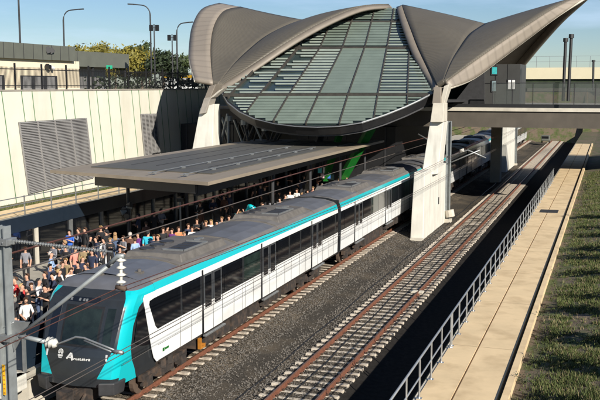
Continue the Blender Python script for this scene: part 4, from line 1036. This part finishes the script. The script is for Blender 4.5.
# slanted white side panel ahead of the first window, both sides
for s in (-1, 1):
    x = s*1.502; P = lambda y, z: Vector((x, LY(y), z))
    m = MB(); m.poly([P(24.5, 1.13), P(24.38, 1.14), P(24.22, 1.3), P(24.1, 1.6), P(23.72, 3.0), P(23.62, 3.3), P(23.72, 3.40), P(24.5, 3.40)], Vector((s*.012, 0, 0))); m.build('white_cheek', M['white'], cab)
    m = MB(); x = s*1.515; m.poly([P(26.1, 2.2), P(24.5, 2.16), P(24.36, 2.28), P(23.98, 3.05), P(24.02, 3.16), P(24.3, 3.19), P(26.1, 3.19)], Vector((s*.006, 0, 0))); m.build('front_window', M['glassb'], cab)
    m = MB(); x = s*1.503; m.poly([P(23.70, 3.05), P(23.3, 2.9), P(23.05, 2.1), P(23.5, 1.9), P(24.0, 1.8)], Vector((s*.006, 0, 0))); m.build('corner_glass', M['glassb'], cab)
m = MB()
for x, y, z in ((.5, 2.1, 3.86), (-.2, 1.95, 3.88), (.8, 2.6, 3.86)): m.tube([(x, y, z), (x, y, z+.12)], .06, 8); m.box(x-.12, x+.12, y-.1, y+.1, z-.04, z+.04)
m.build('roof_aerial', M['roofbrown'], cab)
m = MB(); m.box(1.498, 1.503, LY(25.0), LY(25.25), 1.35, 1.42); m.box(1.498, 1.503, LY(24.85), LY(24.95), 1.33, 1.44)
m.build('side_label', M['greensteel'], c1)

# ------------------------------------------------------------------ overhead line
AY = 15.4
def ap(x, y): return atY(x, y, AY)
mp_ = ap(5.5, 300); mtop = ap(5, 226)
def mastbuild(x, y, z1, label, w_=.235):
    o = empty('catenary_mast', (x, y, -.5), 0, label, 'mast')
    m = MB(); H = z1+.5; m.box(-w_/2, -w_/2+.03, -w_/2, w_/2, 0, H); m.box(w_/2-.03, w_/2, -w_/2, w_/2, 0, H); m.box(-w_/2+.03, w_/2-.03, -.012, .012, 0, H); m.build('column', M['mast'], o)
    m = MB(); m.box(-w_*.9, w_*.9, -w_*.9, w_*.9, 0, .35); m.build('footing', M['conc'], o); return o
m1 = mastbuild(mp_.x, AY, mtop.z, 'near grey steel catenary mast at the left edge with a yellow label')
mo = Vector((mp_.x, AY, -.5))
m = MB(); m.box(-.05, .02, -.136, -.131, ap(0, 392).z+.5, ap(0, 362).z+.5); m.build('yellow_label', M['yellow'], m1)
mm = MB(); zc_ = ap(0, 392).z+.5; zd_ = ap(0, 362).z+.5
for k in range(7):
    z = zc_+(zd_-zc_)*(k+.5)/7; mm.box(-.035, .005, -.139, -.136, z-.012, z+.014)
mm.build('label_digits', M['orange'], m1)
for yy_, l in ((241, 'u'), (336, 'l')):
    z = ap(0, yy_).z+.5; m = MB(); m.box(-.17, .22, -.17, .17, z-.07, z+.07); m.box(.18, .3, -.05, .05, z-.05, z+.05)
    for a in (-1, 1):
        for b_ in (-1, 1): m.tube([(a*.13, b_*.18, z), (a*.13, b_*.21, z)], .02, 6)
    bevel(m.build('bracket', M['steel'], m1), .01)
m = MB(); m.poly([ap(8, 322)-mo, ap(30, 322)-mo, ap(14, 352)-mo][:3], Vector((0, .02, 0))); m.build('gusset', M['steel'], m1)
def tb(name, pts, r_, m_, off=mo, par=m1, n_=8): m = MB(); m.tube([Vector(p)-off for p in pts], r_, n_); return m.build(name, m_, par, True)
tb('diagonal_tube', [ap(14, 340), ap(112, 263)], .042, M['mast'])
tb('arm_tip', [ap(108, 266), ap(118, 256), ap(124, 256)], .05, M['mast'])
tb('steady_tube', [ap(16, 335), ap(46, 342)], .05, M['mast'])
m = MB(); P, Q = ap(14, 241)-mo, ap(112, 252)-mo
m.tube([P, Q], .018, 6)
n_ = 34
for k in range(n_):
    c0 = P.lerp(Q, .03+.94*k/n_); d = (Q-P).normalized(); m.tube([c0-d*.007, c0+d*.007], .042, 8)
m.build('ribbed_tie', M['steel'], m1)
ins = MB(); P, Q = ap(121, 256)-mo, ap(121, 285)-mo; ins.tube([P, Q], .035, 8)
for k in range(4):
    c0 = P.lerp(Q, .12+.25*k); ins.tube([c0+Vector((0, 0, .02)), c0+Vector((0, 0, -.015)), c0+Vector((0, 0, -.04))], [.04, .108, .06], 14)
ins.build('hanging_insulator', M['insul'], m1, True)
ins = MB(); P, Q = ap(46, 342)-mo, ap(57, 344)-mo; ins.tube([P, P.lerp(Q, .2), P.lerp(Q, .35), P.lerp(Q, .5), P.lerp(Q, .65), P.lerp(Q, .8), Q], [.05, .12, .07, .13, .07, .11, .05], 14); ins.build('arm_insulator', M['insul'], m1, True)
tb('registration_arm', [ap(56, 345), ap(66, 341), ap(76, 337), ap(84, 338), ap(104, 346), ap(119, 352)], .022, M['steel'])
tb('registration_arm', [ap(84, 340.5), ap(104, 349), ap(117, 354)], .02, M['steel'])
tb('clamp', [ap(113, 351), ap(123, 353)], .045, M['steel'])
tb('clamp', [ap(116, 287), ap(126, 289)], .05, M['rustdust'])
tb('guy_rod', [ap(0, 330), ap(14, 322)], .015, M['steel'])
# second mast
m2 = mastbuild(-11.25, 66.6, atY(446, 121, 66.6).z, 'slim grey catenary mast standing right beside the column pier wall', .34)
o2 = Vector((-11.25, 66.6, -.5)); p2 = lambda x, y: atY(x, y, 66.6)
tb('arm', [p2(447, 164), p2(480, 150)], .05, M['steel'], o2, m2); tb('arm', [p2(447, 157), p2(468, 150), p2(486, 158)], .05, M['steel'], o2, m2)
tb('arm', [p2(446, 150), p2(418, 134)], .05, M['steel'], o2, m2); tb('insulator', [p2(460, 151), p2(464, 150)], .13, M['insul'], o2, m2)
m = MB(); q = p2(449, 210)-o2; m.tube([q, q+Vector((.1, 0, -.5))], .35, 10); m.build('balance_weight', M['conc'], m2)
for k, (Y_, l) in enumerate(((118, 'distant catenary mast beyond the footbridge'), (45, None))):
    if l: mastbuild(-11.3, Y_, 7, l)
def wire(name, x, z0, Ys, sag, r_, m_, label, gr_=None, dx=0):
    m = MB(); pts = []
    for a, c in zip(Ys, Ys[1:]):
        for k in range(12): t = k/12; pts.append((x+dx, a+(c-a)*t, z0-sag*4*t*(1-t)))
    pts.append((x+dx, Ys[-1], z0)); m.tube(pts, r_, 5); o = m.build(name, m_); tag(o, label, 'wire', gr_); return o
SP_ = [AY-50, AY, 66.6, 118, 168]
zm = ap(119, 289).z; zk = ap(120, 351.5).z
wire('messenger_wire', -9.12, zm, SP_, .35, .010, M['wire'], 'copper messenger wire above the empty track, upper of a close pair', None, -.03)
wire('messenger_wire', -9.12, zm-.07, SP_, .35, .009, M['wire'], 'copper messenger wire above the empty track, lower of a close pair', None, .03)
wire('contact_wire', -9.1, zk, SP_, 0, .009, M['wiregrey'], 'left contact wire of a close pair, over the empty track by the train nose', None, -.03)
wire('contact_wire', -9.1, zk-.05, SP_, 0, .009, M['wiregrey'], 'right contact wire of a close pair, over the empty track by the train nose', None, .04)
wire('overhead_wire', -14.65, 5.42, [-40, 66.6, 118, 168], .05, .028, M['wire'], 'thick brown overhead wire above the train passing under the canopy edge')
wire('overhead_wire', -14.65, 4.85, [-40, 66.6, 118, 168], .0, .02, M['wiregrey'], 'thin dark contact wire just above the train roof')
for k in range(12):
    y = 30+k*8
    m = MB(); m.tube([(-14.65, y, 4.87), (-14.65, y, 5.36)], .008, 4); 

# ------------------------------------------------------------------ people
PALM = {}
def pm_(key, col, rough=.85):
    if key not in PALM: PALM[key] = mat('cloth_'+key if not key.startswith('skin') else key, col, rough, var=.15, vscale=6)
    return PALM[key]
COL = dict(skin=(.50, .28, .19), skindark=(.16, .08, .05), black=(.012, .012, .014), navy=(.015, .022, .05), white=(.7, .69, .66), turquoise=(.03, .42, .55), khaki=(.26, .19, .10), tan=(.32, .19, .09), brown=(.09, .04, .025), red=(.45, .03, .03),
           pink=(.6, .22, .17), blue=(.03, .12, .5), purple=(.14, .03, .18), grey=(.18, .18, .2), lightblue=(.25, .36, .55), denim=(.06, .09, .16), orange=(.6, .2, .08), blond=(.42, .28, .12), hairbrown=(.08, .04, .022), hairgrey=(.42, .38, .34), teal=(.02, .38, .38))
def c_(k): return pm_(k, COL[k])
def person(P, rz, h, top, legs, hair, label, pose='stand', longhair=False, bare=False, skin='skin', group='crowd on the platform', seed=0, bulk=1.0):
    rnd = random.Random(seed); root = empty('person', P, rz, label, 'person', group)
    s = h/1.72; V = []; Rr = []; E = []; EM = []
    def v(p, r_, parent=None, mt=None):
        V.append(Vector(p)*s); Rr.append(r_*s); i = len(V)-1
        if parent is not None: E.append((parent, i)); EM.append(mt)
        return i
    TOP, LEG, SK, SH = 0, 1, 2, 3
    lean = {'stand': 0, 'phone': .05, 'lean': .14, 'raise': 0, 'cross': .02, 'bags': .02}[pose]
    pv = v((0, 0, .95), .135*bulk); ab = v((0, lean*.4, 1.13), .125*bulk, pv, TOP); ch = v((0, lean*.8, 1.33), .14*bulk, ab, TOP)
    nk = v((0, lean, 1.455), .062, ch, TOP); n2_ = v((0, lean+.01, 1.505), .052, nk, SK)
    jw = v((0, lean+.035, 1.565), .068, n2_, SK); hd_ = v((0, lean+.02, 1.625), .088, jw, SK); v((0, lean+.01, 1.675), .066, hd_, SK)
    v((0, lean+.12, 1.60), .013, hd_, SK)
    for sx in (-1, 1):
        sh = v((sx*.165*bulk, lean*.9, 1.41), .066*bulk, ch, TOP)
        if pose == 'stand': el_, wr = (sx*.235, lean-.03, 1.14), (sx*.22, lean+.05, .90)
        elif pose == 'phone': el_, wr = (sx*.23, lean+.04, 1.15), (sx*.07, lean+.26, 1.28)
        elif pose == 'lean': el_, wr = (sx*.24, lean+.12, 1.15), (sx*.15, lean+.34, 1.06)
        elif pose == 'raise': el_, wr = ((sx*.27, lean+.08, 1.50), (sx*.16, lean+.16, 1.78)) if sx > 0 or rnd.random() < .4 else ((sx*.235, lean, 1.14), (sx*.2, lean+.1, .92))
        elif pose == 'cross': el_, wr = (sx*.24, lean+.08, 1.14), (-sx*.06, lean+.22, 1.17)
        else: el_, wr = (sx*.235, lean, 1.14), (sx*.23, lean+.04, .88)
        e_ = v(el_, .045*bulk, sh, TOP); w_ = v(wr, .03, e_, SK if bare else TOP)
        d = (Vector(wr)-Vector(el_)).normalized(); pl = v(Vector(wr)+d*.05, .032, w_, SK)
        side = d.cross(Vector((0, 0, 1) if abs(d.z) < .8 else (0, 1, 0))).normalized()
        for f, L in ((-.024, .06), (-.008, .072), (.008, .068), (.024, .052)):
            a = v(Vector(wr)+d*.085+side*f, .0095, pl, SK); v(Vector(wr)+d*(.085+L)+side*f*1.2+Vector((0, .012, -.008)), .008, a, SK)
        v(Vector(wr)+d*.06+side*.05, .010, pl, SK)
        hp = v((sx*.09, 0, .90), .095*bulk, pv, LEG); st_ = rnd.uniform(-.08, .08)*sx
        kn = v((sx*.10, st_*.5+.03, .50), .062*bulk, hp, LEG); cf = v((sx*.10, st_*.8-.01, .32), .052, kn, LEG); an = v((sx*.105, st_, .09), .04, cf, LEG); v((sx*.115, st_+.14, .035), .033, an, SH)
    me = bpy.data.meshes.new('body'); me.from_pydata([tuple(p) for p in V], E, []); o = bpy.data.objects.new('body', me); C.objects.link(o)
    sk = o.modifiers.new('skin', 'SKIN'); sl = me.skin_vertices[0].data
    for i, r_ in enumerate(Rr):
        sl[i].radius = (r_, r_*(.78 if i in (0, 1, 2) else 1)); sl[i].use_root = (i == 0)
    sb = o.modifiers.new('sub', 'SUBSURF'); sb.levels = 1; sb.render_levels = 1
    dg = bpy.context.evaluated_depsgraph_get(); nm = bpy.data.meshes.new_from_object(o.evaluated_get(dg)); nm.name = 'body'
    bpy.data.objects.remove(o); bo = bpy.data.objects.new('body', nm); C.objects.link(bo); bo.parent = root
    nm.materials.clear()
    for k in (top, legs, skin, 'black'): nm.materials.append(c_(k))
    segs = [(V[a], V[b_], m_) for (a, b_), m_ in zip(E, EM)]
    for p in nm.polygons:
        c0 = p.center; best = None
        for a, b_, m_ in segs:
            ab_ = b_-a; t = max(0, min(1, (c0-a).dot(ab_)/max(ab_.length_squared, 1e-9))); d = (c0-(a+ab_*t)).length
            if best is None or d < best[0]: best = (d, m_)
        p.material_index = best[1]; p.use_smooth = True
    hm = MB(); rings_ = []; cz, cy_ = 1.635, lean+.012
    low = -.55 if not longhair else -.5
    for i in range(7):
        ph = math.pi/2*(1-i/6*(1.35)); rings_.append([((.093*math.cos(ph)-.004*max(0,i-4))*math.cos(t*math.pi/6)*s, (cy_+(-.026)+(.098*math.cos(ph)-.008*max(0,i-3)*(math.sin(t*math.pi/6)>0))*math.sin(t*math.pi/6))*s, (cz+.012+.105*math.sin(ph)+max(0, math.sin(t*math.pi/6)+.25)*.026*max(0, i-1))*s) for t in range(12)])
    hm.loft(rings_)
    if longhair:
        hm.loft([[((.085+.01*k)*math.cos(math.pi+t*math.pi/6)*s, (cy_-.03+.075*math.sin(math.pi+t*math.pi/6))*s, (1.66-k*.075)*s) for t in range(7)] + [((.05)*math.cos(-t*math.pi/3)*s, (cy_-.02)*s, (1.66-k*.075)*s) for t in range(1, 3)] for k in range(5)])
    hm.build('hair', c_(hair), root, True)
    ey = MB()
    for sx in (-1, 1): ey.tube([Vector((sx*.032, cy_+.085, 1.615))*s, Vector((sx*.032, cy_+.096, 1.615))*s], .009*s, 6)
    ey.build('eyes', c_('black'), root)
    return root
PZ_ = 1.1
def put(x, y, rz, h, *a, **k):
    q = atZ(x, y, PZ_+h); q.z = PZ_; return person(q, rz, h, *a, **k)
PI = math.pi
ppl = [
 (19, 277, 2.4, 1.66, 'red', 'navy', 'hairbrown', 'person in a red top with dark hair beside the near mast', dict(pose='lean')),
 (27, 274, 2.9, 1.62, 'black', 'black', 'hairbrown', 'person in black right behind the red top near the mast', dict()),
 (37, 279, 5.0, 1.74, 'white', 'denim', 'black', 'person in a white T-shirt with a dark backpack and both arms held forward', dict(pose='phone', bare=True)),
 (50, 252, 5.2, 1.80, 'lightblue', 'black', 'hairgrey', 'grey-haired person in a pale shirt with folded hands', dict(pose='cross', bulk=1.1)),
 (57, 268, 3.6, 1.68, 'white', 'black', 'hairbrown', 'person in a white top just in front of the grey-haired one in the pale shirt', dict(pose='phone', bare=True)),
 (59, 282, 4.6, 1.70, 'white', 'grey', 'black', 'person in white with black hair closest to the train roof corner', dict(pose='phone')),
 (66, 246, 3.0, 1.66, 'black', 'black', 'hairbrown', 'dark-clothed person with brown hair left of the orange-pink shirt', dict(pose='cross')),
 (67, 258, 3.3, 1.66, 'khaki', 'black', 'blond', 'fair-haired person in a sand-coloured top in front of the dark-clothed one', dict(pose='lean', bare=True)),
 (75, 247, 4.2, 1.70, 'pink', 'navy', 'hairbrown', 'person in an orange-pink shirt beside the khaki back', dict(bare=True)),
 (70, 230, 3.2, 1.72, 'blue', 'navy', 'black', 'person in a bright blue top farther back on the left', dict(pose='phone', bare=True)),
 (84, 246, .1, 1.76, 'khaki', 'tan', 'hairbrown', 'person seen from behind in an olive khaki shirt and tan trousers', dict(bulk=1.1)),
 (85, 228, 2.6, 1.80, 'black', 'black', 'hairbrown', 'tall person in black behind the khaki shirt', dict()),
 (96, 237, 2.4, 1.70, 'navy', 'navy', 'hairbrown', 'person in navy between the khaki shirt and the red bag', dict()),
 (101, 226, 3.4, 1.82, 'black', 'white', 'blond', 'tall fair-haired person in a black top, head above the others', dict(pose='phone', bare=True)),
 (103, 238, 4.6, 1.62, 'white', 'white', 'black', 'person in white next to a dark red bag', dict(bare=True)),
 (115, 233, .6, 1.68, 'denim', 'denim', 'tan', 'long brown-haired person in a denim jacket', dict(longhair=True)),
 (130, 233, .4, 1.76, 'brown', 'brown', 'hairgrey', 'bald-looking person in a long dark brown coat', dict(bulk=1.12)),
 (135, 238, 1.0, 1.66, 'lightblue', 'navy', 'hairbrown', 'person in pale blue half hidden by the brown coat', dict()),
 (138, 233, 3.0, 1.66, 'purple', 'black', 'black', 'person in purple between the brown coat and the turquoise shirt', dict()),
 (148, 231, .2, 1.80, 'turquoise', 'denim', 'black', 'broad person in a bright turquoise shirt with a hand on the hip', dict(bare=True, bulk=1.2)),
 (154, 235, 3.4, 1.70, 'navy', 'black', 'hairbrown', 'person in navy directly right of the turquoise shirt', dict()),
 (158, 235, 2.9, 1.72, 'black', 'black', 'tan', 'brown-haired person in black, second right of the turquoise shirt', dict()),
 (172, 229, 3.0, 1.62, 'purple', 'black', 'hairbrown', 'person in dark purple left of the bare raised arm', dict()),
 (178, 227, 4.0, 1.70, 'orange', 'black', 'hairbrown', 'person in orange near the purple top', dict(pose='phone', bare=True)),
 (182, 232, 4.4, 1.62, 'white', 'black', 'tan', 'person in white leaning out toward the train', dict(pose='lean')),
 (197, 219, 3.5, 1.74, 'black', 'black', 'hairbrown', 'person in black, taller, left of the fair-haired pair', dict(pose='phone', bare=True)),
 (203, 231, 2.8, 1.58, 'grey', 'black', 'white', 'person wearing a white cap by the train roof edge', dict()),
 (206, 221, 3.3, 1.72, 'black', 'black', 'tan', 'person with a tanned face in black left of the blond one', dict()),
 (211, 220, 3.4, 1.68, 'white', 'black', 'blond', 'blond person in a white collar in the middle of the crowd', dict(longhair=True)),
 (217, 221, 3.1, 1.66, 'blue', 'navy', 'black', 'person in blue just right of the blond one', dict()),
 (222, 217, 3.3, 1.72, 'grey', 'black', 'tan', 'person in grey two places right of the blond one', dict(pose='phone', bare=True)),
 (229, 216, 3.2, 1.68, 'brown', 'black', 'hairbrown', 'person in brown between the grey shirt and the turquoise cloth', dict()),
 (240, 212, 3.8, 1.70, 'pink', 'black', 'blond', 'person in pink holding up the turquoise cloth', dict(pose='raise', bare=True)),
 (272, 199, 3.2, 1.70, 'grey', 'black', 'hairgrey', 'person in grey, first of two before the white shirts', dict()),
 (280, 198, 3.0, 1.70, 'grey', 'grey', 'black', 'person in grey, second of two before the white shirts', dict(pose='cross')),
 (290, 191, 3.4, 1.74, 'white', 'white', 'black', 'person in white shirt, left of a pair in white', dict()),
 (297, 189, 3.0, 1.76, 'white', 'black', 'hairbrown', 'person in white shirt, right of a pair in white', dict(pose='cross')),
 (308, 190, 3.3, 1.68, 'white', 'black', 'hairbrown', 'person in white bending forward beside the train', dict(pose='lean')),
 (313, 187, 3.3, 1.70, 'pink', 'black', 'blond', 'person in pale pink far along the platform', dict()),
 (322, 184, 3.1, 1.74, 'pink', 'black', 'hairgrey', 'person in pink standing alone near the green strut', dict()),
 (330, 183, 3.1, 1.66, 'black', 'black', 'tan', 'person in black just left of the green strut foot', dict()),
 (339, 179, 3.1, 1.70, 'khaki', 'black', 'blond', 'fair-haired person in khaki at the foot of the green strut', dict()),
 (347, 177, 3.1, 1.68, 'tan', 'black', 'hairbrown', 'person in tan right of the green strut', dict()),
 (404, 151, 3.1, 1.74, 'white', 'black', 'black', 'lone person in white far down the platform by the column', dict(pose='cross')),
]
extra = [(45, 272, 'black', 'hairbrown', 'person in black in the gap behind the white T-shirt'), (78, 262, 'black', 'black', 'stooping person in black below the khaki shirt'), (92, 250, 'navy', 'black', 'person in navy right beside the khaki shirt'),
         (120, 247, 'black', 'black', 'person in black near the hanging white insulator'), (163, 228, 'black', 'hairbrown', 'shaded person in black, third right of the turquoise shirt'), (188, 224, 'navy', 'hairbrown', 'person in navy left of the taller one in black'), (234, 219, 'navy', 'tan', 'low person in navy left of the pink shirt'),
         (252, 206, 'black', 'tan', 'person in black right of the turquoise cloth'), (262, 203, 'brown', 'hairbrown', 'person in brown between the turquoise cloth and the grey pair'), (302, 193, 'black', 'tan', 'person in black right of the pair in white')]
for i, (x, y, rz, h, tp, lg, hr, lb, kw) in enumerate(ppl): put(x, y, rz, h, tp, lg, hr, lb, seed=i, **kw)
for i, (x, y, tp, hr, lb) in enumerate(extra): put(x, y, 2.6+i*.3, 1.68, tp, 'black', hr, lb, seed=90+i, bare=i % 2 == 0)
more = [(23, 283, 'red', 'black', 'low person in red between the mast and the white T-shirt'), (31, 283, 'black', 'hairbrown', 'person in black holding up a phone beside the backpack'), (46, 285, 'black', 'black', 'person in black in front of the white T-shirt, nearest the train corner'), (62, 262, 'black', 'hairbrown', 'person in black between the pale shirt and the sand-coloured top'), (71, 268, 'white', 'hairbrown', 'crouched person in white below the sand-coloured top'), (54, 243, 'grey', 'hairbrown', 'person in grey behind the grey-haired one'), (90, 236, 'black', 'black', 'person in black right behind the navy top'), (110, 238, 'black', 'blond', 'fair-haired person in black left of the denim jacket'), (124, 236, 'grey', 'hairbrown', 'person in grey between the denim jacket and the brown coat'), (167, 226, 'brown', 'black', 'person in brown in the shade left of the purple top'), (192, 227, 'white', 'hairbrown', 'low person in white in front of the taller one in black'), (226, 222, 'black', 'blond', 'fair-haired person in black below the grey top'), (285, 195, 'black', 'hairbrown', 'person in black just left of the pair in white'), (317, 187, 'white', 'black', 'person in white between the pale pink and pink shirts')]
for i, (x, y, tp, hr, lb) in enumerate(more): put(x, y, 2.2+(i*1.7) % 2.6, 1.62, tp, 'black', hr, lb, seed=140+i, bare=i % 2 == 0, pose='phone' if i % 3 else 'stand')
rc = random.Random(31)
for i in range(30):
    Y_ = 30+1.35*i+rc.uniform(-.5, .5); X_ = rc.uniform(-24.6, -21.4)
    person(Vector((X_, Y_, PZ_)), rc.uniform(0, 6), rc.uniform(1.58, 1.84), rc.choice(['black', 'navy', 'black', 'grey', 'brown']), 'black', rc.choice(['black', 'hairbrown', 'tan']), 'dark-clothed person standing in the shade behind the front rows of the crowd', pose=rc.choice(['stand', 'cross', 'phone']), group='dark-clothed people in the shade behind the crowd', seed=300+i, bare=rc.random() < .4)
for i in range(16):
    Y_ = 24.5+.62*i+rc.uniform(-.25, .25); X_ = rc.uniform(-20.6, -18.0)-.0*i
    person(Vector((X_, Y_, PZ_)), rc.uniform(2, 5.5), rc.uniform(1.55, 1.72), rc.choice(['black', 'navy', 'black', 'white']), 'black', rc.choice(['black', 'hairbrown', 'blond']), 'standing person packed into the crowd beside the train nose', pose=rc.choice(['stand', 'cross', 'phone', 'lean']), group='people packed together beside the train nose', seed=400+i, bare=rc.random() < .5)
def bag(x, y, z, m_, l, name='backpack', sc=1):
    P = atZ(x, y, z); o = empty(name, P, random.uniform(-.5, .5), l, 'bag')
    m = MB(); m.loft([[(-.14, -.08, 0), (.14, -.08, 0), (.14, .08, 0), (-.14, .08, 0)], [(-.16, -.1, .2), (.16, -.1, .2), (.16, .1, .2), (-.16, .1, .2)], [(-.12, -.07, .42), (.12, -.07, .42), (.12, .07, .42), (-.12, .07, .42)]]); b_ = bevel(m.build('bag_body', m_, o), .05, 3)
    m = MB(); m.tube([(-.08, .08, .4), (-.09, .17, .36), (-.08, .16, .1)], .014, 6); m.tube([(.08, .08, .4), (.09, .17, .36), (.08, .16, .1)], .014, 6); m.build('strap', M['black'], o)
    return o
bag(30.5, 292, 2.05, c_('grey'), 'dark grey backpack on the back of the person in the white T-shirt')
bag(107.5, 247, 1.9, c_('red'), 'dark red shoulder bag beside the person in white', 'shoulder_bag')
# turquoise cloth
P = atZ(247, 217, 2.75); cb = MB(); nn_ = 10; rws = []
for i in range(nn_+1):
    u = i/nn_*2-1; rws.append([])
    for j in range(nn_+1):
        v_ = j/nn_*2-1
        hgt = (.34+.16*math.sin(u*3+1))*v_ + .1*math.sin(u*5)
        rws[-1].append((P.x+u*.72, P.y+.18*math.sin(u*6+v_*3), P.z+.05+u*.18+hgt + .04*math.sin(v_*7+u*4)))
cb.loft(rws, closed=False); o = cb.build('crumpled_cloth', M['turq'], None, True); s_ = o.modifiers.new('s', 'SOLIDIFY'); s_.thickness = .03; tag(o, 'crumpled bright turquoise cloth held up above the crowd', 'cloth')
# small white debris on ballast
m = MB()
for k in range(1): m.box(-8.7, -8.1, 41.5, 41.8, -.12, .0)
tag(bevel(m.build('track_magnet', M['conc']), .03), 'pale flat block between the rails of the right track', 'block')

# bushes standing just right of the frame on the bank; their shade falls on the grass
rb = random.Random(9)
for i in range(12):
    y = 16.5+i*3.4+rb.uniform(-.8, .8); x = rb.uniform(1.2, 1.7)
    shrub(x, y, 2.2, rb.uniform(1.2, 1.75), 500, M['leafm'], 'bank_bush', 'leafy bush on the grass bank to the right of the footpath', 'bushes on the right bank', .55)
